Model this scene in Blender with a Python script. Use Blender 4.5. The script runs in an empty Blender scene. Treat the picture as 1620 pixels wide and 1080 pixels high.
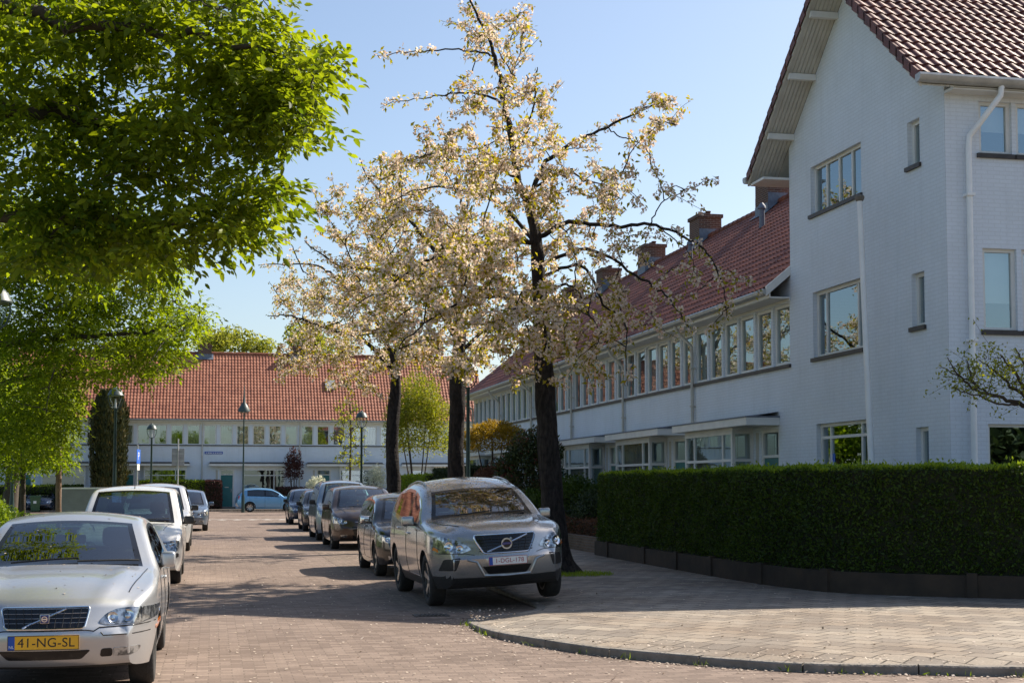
import bpy, bmesh, math, random
import numpy as np
from mathutils import Vector, Matrix, Euler, noise
from mathutils.bvhtree import BVHTree
from mathutils.geometry import delaunay_2d_cdt

random.seed(7)
RNG = np.random.default_rng(11)
SC = bpy.context.scene
COL = SC.collection
PI = math.pi

# ------------------------------------------------------------------ helpers
def tag(o, label=None, cat=None, group=None, kind=None):
    if label: o['label'] = label
    if cat: o['category'] = cat
    if group: o['group'] = group
    if kind: o['kind'] = kind
    return o

def empty(name, loc=(0, 0, 0), rz=0.0):
    o = bpy.data.objects.new(name, None)
    o.empty_display_size = .2
    COL.objects.link(o)
    o.location = loc
    o.rotation_euler = (0, 0, rz)
    return o

def copy_tree(o, parent=None, kids=None):
    if kids is None:
        kids = {}
        for x in bpy.data.objects:
            if x.parent: kids.setdefault(x.parent.name, []).append(x)
    c = o.copy()
    COL.objects.link(c)
    c.parent = parent
    for ch in kids.get(o.name, []):
        copy_tree(ch, c, kids)
    return c

def link(name, me, mats, parent=None):
    o = bpy.data.objects.new(name, me)
    COL.objects.link(o)
    for m in (mats if isinstance(mats, (list, tuple)) else [mats]):
        me.materials.append(m)
    if parent: o.parent = parent
    return o

def basis(z):
    z = Vector(z).normalized()
    a = Vector((0, 0, 1)) if abs(z.z) < .9 else Vector((1, 0, 0))
    x = a.cross(z).normalized()
    return x, z.cross(x), z

class MB:
    def __init__(s):
        s.v = []; s.f = []; s.m = []
    def add(s, vs, fs, mi=0):
        b = len(s.v)
        s.v += [tuple(p) for p in vs]
        s.f += [tuple(b + i for i in f) for f in fs]
        s.m += [mi] * len(fs)
    def quad(s, a, b, c, d, mi=0):
        s.add([a, b, c, d], [(0, 1, 2, 3)], mi)
    def box(s, x0, x1, y0, y1, z0, z1, mi=0):
        s.add([(x0, y0, z0), (x1, y0, z0), (x1, y1, z0), (x0, y1, z0), (x0, y0, z1), (x1, y0, z1), (x1, y1, z1), (x0, y1, z1)],
              [(0, 3, 2, 1), (4, 5, 6, 7), (0, 1, 5, 4), (1, 2, 6, 5), (2, 3, 7, 6), (3, 0, 4, 7)], mi)
    def rbox(s, x0, x1, y0, y1, z0, z1, r=.02, mi=0, seg=2):
        bm = bmesh.new()
        bmesh.ops.create_cube(bm, size=1)
        for v in bm.verts:
            v.co = Vector(((x0 + x1) / 2 + v.co.x * (x1 - x0), (y0 + y1) / 2 + v.co.y * (y1 - y0), (z0 + z1) / 2 + v.co.z * (z1 - z0)))
        bmesh.ops.bevel(bm, geom=list(bm.edges), offset=r, segments=seg, affect='EDGES', profile=.5)
        bm.verts.index_update()
        s.add([v.co[:] for v in bm.verts], [[v.index for v in f.verts] for f in bm.faces], mi)
        bm.free()
    def tube(s, pts, rads, n=8, mi=0, cap=True):
        pts = [Vector(p) for p in pts]
        if not isinstance(rads, (list, tuple)): rads = [rads] * len(pts)
        vs = []; fs = []
        ux = None
        for i, p in enumerate(pts):
            d = (pts[min(i + 1, len(pts) - 1)] - pts[max(i - 1, 0)])
            if d.length < 1e-9: d = Vector((0, 0, 1))
            d.normalize()
            if ux is None: ux = basis(d)[0]
            ux = (ux - d * ux.dot(d))
            ux = ux.normalized() if ux.length > 1e-6 else basis(d)[0]
            uy = d.cross(ux)
            for k in range(n):
                a = 2 * PI * k / n
                vs.append(p + (ux * math.cos(a) + uy * math.sin(a)) * rads[i])
        for i in range(len(pts) - 1):
            for k in range(n):
                k2 = (k + 1) % n
                fs.append((i * n + k, i * n + k2, (i + 1) * n + k2, (i + 1) * n + k))
        if cap:
            fs.append(tuple(range(n - 1, -1, -1)))
            fs.append(tuple((len(pts) - 1) * n + k for k in range(n)))
        s.add(vs, fs, mi)
    def lathe(s, prof, n=24, M=None, mi=0):
        M = M or Matrix()
        vs = []; fs = []
        for r, z in prof:
            for k in range(n):
                a = 2 * PI * k / n
                vs.append(M @ Vector((r * math.cos(a), r * math.sin(a), z)))
        for i in range(len(prof) - 1):
            for k in range(n):
                k2 = (k + 1) % n
                fs.append((i * n + k, i * n + k2, (i + 1) * n + k2, (i + 1) * n + k))
        s.add(vs, fs, mi)
    def prism(s, poly, axis, a0, a1, mi=0):
        """extrude a 2-D polygon along axis 'x','y' or 'z'"""
        def P(p, a):
            if axis == 'x': return (a, p[0], p[1])
            if axis == 'y': return (p[0], a, p[1])
            return (p[0], p[1], a)
        n = len(poly)
        vs = [P(p, a0) for p in poly] + [P(p, a1) for p in poly]
        fs = [tuple(range(n - 1, -1, -1)), tuple(range(n, 2 * n))]
        fs += [(i, (i + 1) % n, n + (i + 1) % n, n + i) for i in range(n)]
        s.add(vs, fs, mi)
    def mesh(s, name, smooth=None, uv=False, clean=False):
        me = bpy.data.meshes.new(name)
        me.from_pydata(s.v, [], s.f)
        if any(s.m): me.polygons.foreach_set('material_index', s.m)
        bm = bmesh.new(); bm.from_mesh(me)
        if clean:
            bmesh.ops.remove_doubles(bm, verts=bm.verts, dist=.0004)
            bmesh.ops.dissolve_degenerate(bm, edges=bm.edges, dist=.0002)
        bmesh.ops.recalc_face_normals(bm, faces=bm.faces)
        bm.to_mesh(me); bm.free()
        if smooth is not None:
            me.polygons.foreach_set('use_smooth', [True] * len(me.polygons))
            me.set_sharp_from_angle(angle=math.radians(smooth))
        if uv: boxuv(me)
        me.update()
        return me
    def build(s, name, mats, parent=None, smooth=None, uv=False, clean=False):
        return link(name, s.mesh(name, smooth, uv, clean), mats, parent)

def boxuv(me):
    u = me.uv_layers.new(name='UVMap')
    n = len(me.loops)
    vi = np.empty(n, np.int32); me.loops.foreach_get('vertex_index', vi)
    co = np.empty(len(me.vertices) * 3); me.vertices.foreach_get('co', co); co = co.reshape(-1, 3)[vi]
    nf = len(me.polygons)
    nr = np.empty(nf * 3); me.polygons.foreach_get('normal', nr); nr = np.abs(nr.reshape(-1, 3))
    lt = np.empty(nf, np.int32); me.polygons.foreach_get('loop_total', lt)
    nr = np.repeat(nr, lt, axis=0)
    uv = np.where((nr[:, 2] > .7)[:, None], co[:, :2], np.where((nr[:, 1] > nr[:, 0])[:, None], co[:, [0, 2]], co[:, [1, 2]]))
    u.data.foreach_set('uv', uv.astype(np.float32).ravel())

def raw_mesh(name, v, loops, starts, smooth=False):
    """fast mesh from numpy arrays (all faces listed by loop start)"""
    me = bpy.data.meshes.new(name)
    me.vertices.add(len(v)); me.vertices.foreach_set('co', np.asarray(v, np.float32).ravel())
    me.loops.add(len(loops)); me.loops.foreach_set('vertex_index', np.asarray(loops, np.int32))
    me.polygons.add(len(starts)); me.polygons.foreach_set('loop_start', np.asarray(starts, np.int32))
    if smooth: me.polygons.foreach_set('use_smooth', np.ones(len(starts), bool))
    me.update(calc_edges=True)
    return me

def unit(a):
    return a / np.maximum(np.linalg.norm(a, axis=-1, keepdims=True), 1e-9)

def leaves_mesh(name, C, D, N, S, wid=.5, fold=.25, droop=.15, fine=False):
    """pointed folded leaves: two quads each. C base points, D along, N up, S length"""
    C = np.asarray(C); D = unit(np.asarray(D)); N = np.asarray(N); S = np.asarray(S)[:, None]
    T = unit(np.cross(D, N)); N = unit(np.cross(T, D))
    w = wid * .5
    p0 = C; p3 = C + D * S - N * S * droop
    m1 = C + D * S * .5 - N * S * droop * .2
    a = C + (D * .38 + T * w + N * fold * w) * S
    b = C + (D * .38 - T * w + N * fold * w) * S
    n = len(C)
    if fine:
        a = C + (D * .26 + T * w * .9 + N * fold * w) * S; b = C + (D * .26 - T * w * .9 + N * fold * w) * S
        a2 = C + (D * .64 + T * w * .82 + N * (fold * w - droop * .35)) * S; b2 = C + (D * .64 - T * w * .82 + N * (fold * w - droop * .35)) * S
        V = np.stack([p0, a, a2, m1, b, b2, p3], 1).reshape(-1, 3)
        F = ((np.arange(n) * 7)[:, None] + np.array([[0, 3, 6, 2, 1, 0, 4, 5, 6, 3]])).ravel()
        return raw_mesh(name, V, F, np.arange(n * 2) * 5)
    V = np.stack([p0, a, m1, b, p3], 1).reshape(-1, 3)
    base = (np.arange(n) * 5)[:, None]
    F = (base + np.array([[0, 2, 4, 1, 0, 3, 4, 2]])).ravel()
    starts = np.arange(n * 2) * 4
    return raw_mesh(name, V, F, starts)

def quads_mesh(name, C, D, N, S, asp=1.0):
    C = np.asarray(C); D = unit(np.asarray(D)); N = np.asarray(N); S = np.asarray(S)[:, None]
    T = unit(np.cross(D, N))
    a = C - T * S * asp * .5; b = C + D * S * .55 - T * S * asp * .6 ; c = C + D * S; d = C + D * S * .55 + T * S * asp * .6
    V = np.stack([C, b, c, d], 1).reshape(-1, 3)
    n = len(C)
    return raw_mesh(name, V, np.arange(n * 4), np.arange(n) * 4)

def rdir(n, up=0.0):
    d = RNG.normal(size=(n, 3)); d[:, 2] += up
    return unit(d)

# ------------------------------------------------------------------ materials
MATS = {}
def nodes(name):
    m = bpy.data.materials.new(name)
    m.use_nodes = True
    nt = m.node_tree
    nt.nodes.clear()
    out = nt.nodes.new('ShaderNodeOutputMaterial')
    MATS[name] = m
    def N(t, **kw):
        n = nt.nodes.new('ShaderNode' + t)
        for k, v in kw.items():
            if k.startswith('i_'):
                key = k[2:]
                key = int(key) if key.isdigit() else key.replace('_', ' ')
                n.inputs[key].default_value = v
            else: setattr(n, k, v)
        return n
    def L(a, ai, b, bi): nt.links.new(a.outputs[ai], b.inputs[bi])
    return m, N, L, out

def rgb(c): return (c[0], c[1], c[2], 1)

def pm(name, base, rough=.6, metal=0., base2=None, vscale=3., vdet=4, bump=0., bscale=30., coat=0., spec=.5, rvar=0., contrast=(.35, .65), island=False):
    m, N, L, out = nodes(name)
    b = N('BsdfPrincipled')
    b.inputs['Roughness'].default_value = rough
    b.inputs['Metallic'].default_value = metal
    b.inputs['Specular IOR Level'].default_value = spec
    b.inputs['Coat Weight'].default_value = coat
    b.inputs['Coat Roughness'].default_value = .04
    b.inputs['Base Color'].default_value = rgb(base)
    tc = N('TexCoord')
    if base2 is not None:
        nz = N('TexNoise', i_Scale=vscale, i_Detail=vdet, i_Roughness=.6)
        L(tc, 'Object', nz, 'Vector')
        mr = N('MapRange', i_1=contrast[0], i_2=contrast[1])
        L(nz, 'Fac', mr, 'Value')
        mx = N('Mix', data_type='RGBA')
        mx.inputs[6].default_value = rgb(base); mx.inputs[7].default_value = rgb(base2)
        if island:
            g = N('NewGeometry'); a = N('Math', operation='MULTIPLY_ADD', i_1=.6, i_2=-.3)
            L(g, 'Random Per Island', a, 0)
            ad = N('Math', operation='ADD', use_clamp=True); L(a, 0, ad, 0); L(mr, 0, ad, 1); L(ad, 0, mx, 0)
        else: L(mr, 0, mx, 0)
        L(mx, 2, b, 'Base Color')
        if rvar:
            r2 = N('MapRange', i_3=max(0, rough - rvar), i_4=rough + rvar); L(nz, 'Fac', r2, 'Value'); L(r2, 0, b, 'Roughness')
    if bump:
        n2 = N('TexNoise', i_Scale=bscale, i_Detail=5.)
        L(tc, 'Object', n2, 'Vector')
        bp = N('Bump', i_Strength=bump, i_Distance=.02)
        L(n2, 'Fac', bp, 'Height'); L(bp, 0, b, 'Normal')
    L(b, 0, out, 0)
    return m

def brick(name, c1, c2, mortar, bw, rh, ms, streak=0., rough=.85, coord='UV', rot=0., big=None, bump=.5, bigscale=.6, offs=.5, smooth=.1, fine=.25, blend=0.0):
    m, N, L, out = nodes(name)
    b = N('BsdfPrincipled', i_Roughness=rough)
    b.inputs['Specular IOR Level'].default_value = .3
    tc = N('TexCoord')
    mp = N('Mapping'); mp.inputs['Rotation'].default_value = (0, 0, rot)
    L(tc, coord, mp, 0)
    # wobble the joints a little
    nz = N('TexNoise', i_Scale=3., i_Detail=3.); L(mp, 0, nz, 'Vector')
    vm = N('VectorMath', operation='MULTIPLY_ADD'); vm.inputs[1].default_value = (.02, .02, 0)
    L(nz, 'Color', vm, 0); L(mp, 0, vm, 2)
    br = N('TexBrick', offset=offs, i_Scale=1., i_Mortar_Size=ms, i_Mortar_Smooth=smooth, i_Bias=blend, i_Brick_Width=bw, i_Row_Height=rh)
    br.inputs['Color1'].default_value = rgb(c1); br.inputs['Color2'].default_value = rgb(c2); br.inputs['Mortar'].default_value = rgb(mortar)
    L(vm, 0, br, 'Vector')
    col = br; ci = 'Color'
    n1 = N('TexNoise', i_Scale=bigscale, i_Detail=6., i_Roughness=.65); L(tc, coord, n1, 'Vector')
    if big:
        mr = N('MapRange', i_1=.38, i_2=.68); L(n1, 'Fac', mr, 'Value')
        mx = N('Mix', data_type='RGBA', blend_type='MULTIPLY'); mx.inputs[7].default_value = rgb(big)
        L(mr, 0, mx, 0); L(br, 'Color', mx, 6); col = mx; ci = 2
    n2 = N('TexNoise', i_Scale=40., i_Detail=4.); L(tc, coord, n2, 'Vector')
    m2 = N('MapRange', i_3=1 - fine, i_4=1 + fine); L(n2, 'Fac', m2, 'Value')
    mm = N('Mix', data_type='RGBA', blend_type='MULTIPLY', i_0=1.); L(col, ci, mm, 6); L(m2, 0, mm, 7)
    if streak:
        sm = N('Mapping'); sm.inputs['Scale'].default_value = (3.2, .22, 1); L(tc, coord, sm, 0)
        sn = N('TexNoise', i_Scale=1.6, i_Detail=7., i_Roughness=.7); L(sm, 0, sn, 'Vector')
        sr = N('MapRange', i_1=.50, i_2=.78, i_3=1., i_4=1 - streak); L(sn, 'Fac', sr, 'Value')
        s2 = N('Mix', data_type='RGBA', blend_type='MULTIPLY', i_0=1.); L(mm, 2, s2, 6); L(sr, 0, s2, 7); mm = s2
    L(mm, 2, b, 'Base Color')
    inv = N('Math', operation='SUBTRACT', i_0=1.); L(br, 'Fac', inv, 1)
    hh = N('Math', operation='MULTIPLY_ADD', i_1=.25); L(n2, 'Fac', hh, 0); L(inv, 0, hh, 2)
    bp = N('Bump', i_Strength=bump, i_Distance=.012); L(hh, 0, bp, 'Height'); L(bp, 0, b, 'Normal')
    L(b, 0, out, 0)
    return m

def leafmat(name, c1, c2, trans=.5, tcol=None, c3=None, rough=.5, nscale=1.2):
    """leaf colour varies leaf by leaf and in clumps; part of the light passes through"""
    m, N, L, out = nodes(name)
    g = N('NewGeometry'); tc = N('TexCoord')
    nz = N('TexNoise', i_Scale=nscale, i_Detail=2.); L(tc, 'Object', nz, 'Vector')
    ad = N('Math', operation='MULTIPLY_ADD', i_1=.65); L(g, 'Random Per Island', ad, 0)
    sb = N('Math', operation='MULTIPLY_ADD', i_1=.9, i_2=-.27); L(nz, 'Fac', sb, 0); L(sb, 0, ad, 2)
    cr = N('ValToRGB'); L(ad, 0, cr, 0)
    e = cr.color_ramp.elements
    e[0].position = .1; e[0].color = rgb(c1); e[1].position = .72; e[1].color = rgb(c2)
    if c3: x = e.new(.86); x.color = rgb(c3)
    d = N('BsdfPrincipled', i_Roughness=rough); d.inputs['Specular IOR Level'].default_value = .3
    L(cr, 0, d, 'Base Color')
    t = N('BsdfTranslucent')
    if tcol:
        mx = N('Mix', data_type='RGBA', blend_type='MULTIPLY', i_0=1.); mx.inputs[7].default_value = rgb(tcol)
        L(cr, 0, mx, 6); L(mx, 2, t, 0)
    else: L(cr, 0, t, 0)
    ms = N('MixShader', i_0=trans); L(d, 0, ms, 1); L(t, 0, ms, 2); L(ms, 0, out, 0)
    return m

def glassmat(name, tint=(.8, .85, .85), refl=1.0, rough=0.0, ior=1.5, wob=0.0):
    m, N, L, out = nodes(name)
    g = N('NewGeometry'); e = N('Math', operation='MULTIPLY_ADD', i_1=-2., i_2=1.); L(g, 'Backfacing', e, 0)
    pw = N('Math', operation='POWER', i_0=ior); L(e, 0, pw, 1)
    fr = N('Fresnel'); L(pw, 0, fr, 'IOR')
    tr = N('BsdfTransparent'); tr.inputs[0].default_value = rgb(tint)
    gl = N('BsdfGlossy', i_Roughness=rough); gl.inputs[0].default_value = rgb(refl) if isinstance(refl, tuple) else (refl, refl, refl, 1)
    ms = N('MixShader'); L(fr, 0, ms, 0); L(tr, 0, ms, 1); L(gl, 0, ms, 2); L(ms, 0, out, 0)
    if wob:
        tc = N('TexCoord'); nz = N('TexNoise', i_Scale=1.3, i_Detail=2.); L(tc, 'Object', nz, 'Vector')
        bp = N('Bump', i_Strength=wob, i_Distance=.02); L(nz, 'Fac', bp, 'Height'); L(bp, 0, gl, 'Normal')
    return m

def paint(name, col, metal=.55, rough=.32, dust=.25, dcol=(.35, .31, .26)):
    m, N, L, out = nodes(name)
    b = N('BsdfPrincipled', i_Metallic=metal, i_Roughness=rough)
    b.inputs['Coat Weight'].default_value = .8; b.inputs['Coat Roughness'].default_value = .05
    tc = N('TexCoord'); g = N('NewGeometry')
    nz = N('TexNoise', i_Scale=5., i_Detail=6., i_Roughness=.7); L(tc, 'Object', nz, 'Vector')
    sx = N('SeparateXYZ'); L(g, 'Normal', sx, 0)
    up = N('MapRange', i_1=.2, i_2=1., i_3=.25, i_4=1.); L(sx, 'Z', up, 'Value')
    mr = N('MapRange', i_1=.35, i_2=.8, i_3=0., i_4=dust); L(nz, 'Fac', mr, 'Value')
    mu = N('Math', operation='MULTIPLY'); L(up, 0, mu, 0); L(mr, 0, mu, 1)
    mx = N('Mix', data_type='RGBA'); mx.inputs[6].default_value = rgb(col); mx.inputs[7].default_value = rgb(dcol)
    L(mu, 0, mx, 0); L(mx, 2, b, 'Base Color')
    r2 = N('MapRange', i_3=rough, i_4=rough + .3); L(mu, 0, r2, 'Value'); L(r2, 0, b, 'Roughness')
    L(b, 0, out, 0)
    return m

# setting
brick('white_brick', (.74, .795, .87), (.715, .77, .845), (.67, .72, .785), .22, .068, .009, rough=.7, big=(.93, .925, .91), bump=.38, bigscale=.7, fine=.06, streak=.09)
brick('road_clinker', (.175, .128, .102), (.28, .212, .17), (.165, .125, .098), .205, .1, .006, coord='Object', rough=.85, big=(.70, .68, .67), bump=.5, bigscale=.32, fine=.3, streak=.16)
brick('bay_clinker', (.17, .125, .10), (.26, .19, .15), (.16, .13, .10), .205, .1, .006, coord='Object', rough=.85, rot=PI / 2, big=(.7, .72, .66), bump=.5, bigscale=.6, fine=.3)
brick('paving_slab', (.215, .185, .155), (.35, .30, .24), (.075, .063, .048), .3, .3, .009, coord='Object', rough=.85, rot=math.radians(52), big=(.68, .60, .54), bump=.7, bigscale=.5, fine=.25)
brick('garden_brick', (.20, .13, .09), (.13, .085, .06), (.16, .14, .12), .22, .065, .01, rough=.9, big=(.6, .62, .5), bump=.6, fine=.2)
brick('chimney_brick', (.135, .062, .045), (.085, .044, .036), (.22, .18, .15), .22, .065, .01, rough=.9, bump=.6, fine=.2)
pm('kerb_concrete', (.25, .22, .19), .9, base2=(.16, .14, .115), vscale=6, bump=.4)
pm('plinth_concrete', (.060, .042, .028), .95, base2=(.034, .026, .019), vscale=2.2, bump=.4, bscale=14)
pm('soil', (.06, .045, .03), .95, base2=(.10, .08, .05), vscale=2, bump=.8, bscale=8)
pm('turf', (.07, .10, .02), .95, base2=(.10, .12, .035), vscale=4, bump=.8, bscale=25)
def tilemat(name, c1, c2, c3, rough, moss, vs):
    m, N, L, out = nodes(name)
    b = N('BsdfPrincipled', i_Roughness=rough); b.inputs['Specular IOR Level'].default_value = .35
    tc = N('TexCoord'); vo = N('TexVoronoi', i_Scale=vs); L(tc, 'Object', vo, 'Vector')
    sx = N('SeparateColor'); L(vo, 'Color', sx, 0)
    nz = N('TexNoise', i_Scale=1.1, i_Detail=8., i_Roughness=.7); L(tc, 'Object', nz, 'Vector')
    ad = N('Math', operation='MULTIPLY_ADD', i_1=.55); L(sx, 0, ad, 0); s_ = N('Math', operation='MULTIPLY_ADD', i_1=1.3, i_2=-.42); L(nz, 'Fac', s_, 0); L(s_, 0, ad, 2)
    cr = N('ValToRGB'); L(ad, 0, cr, 0); e = cr.color_ramp.elements
    e[0].position = .1; e[0].color = rgb(c1); e[1].position = .9; e[1].color = rgb(c3); x = e.new(.5); x.color = rgb(c2)
    n2 = N('TexNoise', i_Scale=7., i_Detail=9., i_Roughness=.75); L(tc, 'Object', n2, 'Vector')
    mr = N('MapRange', i_1=.60, i_2=.72, i_3=0., i_4=moss); L(n2, 'Fac', mr, 'Value')
    mx = N('Mix', data_type='RGBA'); mx.inputs[7].default_value = (.075, .07, .04, 1); L(mr, 0, mx, 0); L(cr, 0, mx, 6)
    L(mx, 2, b, 'Base Color')
    n3 = N('TexNoise', i_Scale=60., i_Detail=5.); L(tc, 'Object', n3, 'Vector'); bp = N('Bump', i_Strength=.25, i_Distance=.02); L(n3, 'Fac', bp, 'Height'); L(bp, 0, b, 'Normal')
    r2 = N('MapRange', i_3=rough - .1, i_4=rough + .15); L(n2, 'Fac', r2, 'Value'); L(r2, 0, b, 'Roughness')
    L(b, 0, out, 0)
tilemat('tile_orange', (.22, .075, .045), (.32, .112, .062), (.39, .155, .092), .65, .75, 4.2)
tilemat('tile_red', (.115, .034, .022), (.19, .054, .030), (.25, .078, .042), .6, .7, 4.2)
tilemat('tile_dark', (.09, .030, .022), (.145, .044, .031), (.20, .064, .043), .52, .6, 4.6)
pm('white_wood', (.76, .755, .73), .45, base2=(.69, .685, .66), vscale=2.5, rvar=.08)
pm('grey_wood', (.58, .56, .50), .5, base2=(.48, .46, .41), vscale=2.5)
pm('dark_sill', (.035, .028, .026), .5, base2=(.06, .05, .045), vscale=6)
pm('zinc', (.50, .50, .48), .45, metal=.3, base2=(.38, .38, .37), vscale=4)
pm('lead', (.17, .20, .25), .6, base2=(.12, .14, .18), vscale=8)
pm('teal_door', (.012, .155, .155), .4, base2=(.010, .13, .13), vscale=2)
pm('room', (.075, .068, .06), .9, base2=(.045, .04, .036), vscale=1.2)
pm('curtain', (.42, .385, .31), .9, base2=(.32, .29, .235), vscale=3)
pm('net_curtain', (.52, .505, .46), .9, base2=(.42, .41, .37), vscale=3)
pm('blind', (.74, .74, .70), .8, base2=(.69, .69, .66), vscale=3)
glassmat('window_glass', (.70, .76, .76), refl=(.78, .93, 1.), ior=4.2, wob=.06)
glassmat('car_glass', (.34, .45, .43), refl=1.0, ior=2.5)
glassmat('side_glass', (.28, .33, .33), refl=1.0, ior=2.1)
glassmat('lamp_glass', (.85, .87, .85), refl=.9, ior=1.45)
# metal, car bits
pm('black_rubber', (.018, .018, .018), .75, base2=(.03, .028, .026), vscale=20)
pm('tyre', (.022, .021, .020), .85, base2=(.04, .037, .034), vscale=9, bump=.3, bscale=60)
pm('alloy', (.52, .52, .52), .3, metal=.85, base2=(.40, .39, .37), vscale=8)
pm('chrome', (.78, .79, .80), .09, metal=1.)
pm('black_plastic', (.014, .014, .015), .45, base2=(.024, .024, .024), vscale=30, bump=.1, bscale=200)
pm('gloss_black', (.008, .008, .009), .15)
pm('cabin', (.020, .020, .020), .85, base2=(.035, .034, .033), vscale=6)
pm('lamp_lens', (.50, .52, .53), .1, metal=.75, base2=(.10, .11, .12), vscale=16, vdet=3, coat=1., contrast=(.42, .58))
pm('lamp_bowl', (.80, .82, .84), .12, metal=1., base2=(.45, .46, .48), vscale=30)
pm('amber', (.75, .20, .02), .2, coat=1.)
pm('red_lens', (.45, .01, .012), .2, coat=1.)
pm('plate_yellow', (.86, .46, .015), .4, base2=(.80, .42, .02), vscale=12)
pm('plate_white', (.80, .80, .78), .4, base2=(.74, .74, .72), vscale=12)
pm('plate_blue', (.01, .07, .38), .4)
pm('ink_black', (.012, .012, .012), .5)
pm('ink_red', (.35, .006, .02), .5)
pm('ink_white', (.8, .8, .8), .5)
pm('badge_blue', (.01, .02, .16), .25, coat=1.)
pm('lamp_green', (.010, .030, .026), .4, base2=(.016, .04, .034), vscale=9)
pm('lamp_cap', (.06, .085, .075), .45, base2=(.04, .06, .055), vscale=9)
pm('sign_blue', (.015, .12, .55), .4)
pm('sign_grey', (.36, .36, .36), .5, metal=.4, base2=(.28, .28, .28), vscale=7)
pm('pole_white', (.88, .88, .88), .35, base2=(.82, .82, .82), vscale=5)
pm('bin_green', (.05, .115, .05), .5, base2=(.04, .09, .04), vscale=8)
pm('trailer_grey', (.27, .275, .28), .5, base2=(.22, .225, .23), vscale=3, rvar=.1)
pm('trailer_blue', (.03, .10, .33), .45)
# bark and foliage
m, N, L, out = nodes('bark_cherry')
b = N('BsdfPrincipled', i_Roughness=.9); b.inputs['Specular IOR Level'].default_value = .25
tc = N('TexCoord'); mp = N('Mapping'); mp.inputs['Scale'].default_value = (1, 1, .35); L(tc, 'Object', mp, 0)
n1 = N('TexNoise', i_Scale=16., i_Detail=8., i_Roughness=.7); L(mp, 0, n1, 'Vector')
mp2 = N('Mapping'); mp2.inputs['Scale'].default_value = (.5, .5, 6); L(tc, 'Object', mp2, 0)
n2 = N('TexNoise', i_Scale=3.5, i_Detail=4.); L(mp2, 0, n2, 'Vector')
mx = N('Mix', data_type='RGBA'); mx.inputs[6].default_value = (.014, .011, .010, 1); mx.inputs[7].default_value = (.060, .048, .042, 1)
mr = N('MapRange', i_1=.4, i_2=.7); L(n1, 'Fac', mr, 'Value'); L(mr, 0, mx, 0); L(mx, 2, b, 'Base Color')
sm = N('Math', operation='MULTIPLY_ADD', i_1=.5); L(n2, 'Fac', sm, 0); L(n1, 'Fac', sm, 2)
bp = N('Bump', i_Strength=1., i_Distance=.05); L(sm, 0, bp, 'Height'); L(bp, 0, b, 'Normal'); L(b, 0, out, 0)
pm('bark_grey', (.075, .055, .04), .9, base2=(.045, .034, .025), vscale=9, bump=.8, bscale=20)
pm('bark_stake', (.22, .14, .09), .9, base2=(.15, .09, .06), vscale=9, bump=.5, bscale=20)
leafmat('leaf_lime', (.055, .10, .009), (.205, .25, .016), .62, (1.6, 1.55, .5), nscale=.7)
leafmat('leaf_elm', (.055, .105, .008), (.20, .255, .014), .60, (1.7, 1.65, .5), nscale=.9)
leafmat('leaf_young', (.13, .18, .015), (.30, .32, .03), .55, (1.2, 1.1, .5))
leafmat('leaf_cherry', (.16, .17, .012), (.34, .31, .022), .60, (1.5, 1.35, .5), c3=(.36, .22, .05), nscale=2)
leafmat('petal', (.66, .54, .46), (.82, .75, .67), .50, (1.1, 1., .86), c3=(.72, .52, .44), rough=.7, nscale=1.5)
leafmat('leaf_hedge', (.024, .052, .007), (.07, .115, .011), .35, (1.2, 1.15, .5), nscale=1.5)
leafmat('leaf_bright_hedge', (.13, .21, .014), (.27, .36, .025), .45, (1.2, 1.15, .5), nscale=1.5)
leafmat('leaf_dark', (.018, .035, .012), (.05, .075, .02), .25, nscale=2)
leafmat('leaf_rhodo', (.025, .045, .014), (.07, .085, .02), .25, c3=(.20, .05, .045), nscale=2)
leafmat('leaf_gold', (.17, .13, .012), (.42, .28, .018), .45, (1.15, 1., .5), nscale=2)
leafmat('leaf_purple', (.05, .022, .022), (.13, .055, .045), .4, nscale=2)
leafmat('leaf_redbrown', (.08, .032, .018), (.17, .08, .04), .35, nscale=2)
leafmat('leaf_cypress', (.018, .032, .010), (.065, .062, .014), .2, c3=(.11, .085, .02), nscale=1.2)
leafmat('leaf_far', (.15, .18, .03), (.33, .33, .06), .55, (1.3, 1.3, .7), nscale=.5)
leafmat('leaf_white', (.5, .52, .36), (.75, .75, .6), .4, nscale=2)
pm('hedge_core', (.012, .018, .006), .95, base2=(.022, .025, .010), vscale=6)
pm('road_white', (.62, .60, .56), .8, base2=(.40, .36, .31), vscale=14, contrast=(.3, .75))
pm('petal_litter', (.55, .46, .38), .8, base2=(.36, .28, .20), vscale=4, island=True)
pm('iron', (.05, .045, .042), .6, metal=.5, base2=(.09, .075, .065), vscale=9, bump=.4)
# ------------------------------------------------------------------ ground, road, pavements
def sheet(name, poly, z, mat, thick=None, sidemat=None):
    mb = MB()
    n = len(poly)
    if thick is None:
        mb.add([(x, y, z) for x, y in poly], [tuple(range(n))])
        o = mb.build(name, mat)
    else:
        mb.add([(x, y, z) for x, y in poly], [tuple(range(n))])
        for i in range(n):
            a = poly[i]; b = poly[(i + 1) % n]
            mb.quad((a[0], a[1], z - thick), (b[0], b[1], z - thick), (b[0], b[1], z), (a[0], a[1], z), 1)
        o = mb.build(name, [mat, sidemat])
    tag(o, kind='structure')
    return o

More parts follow.
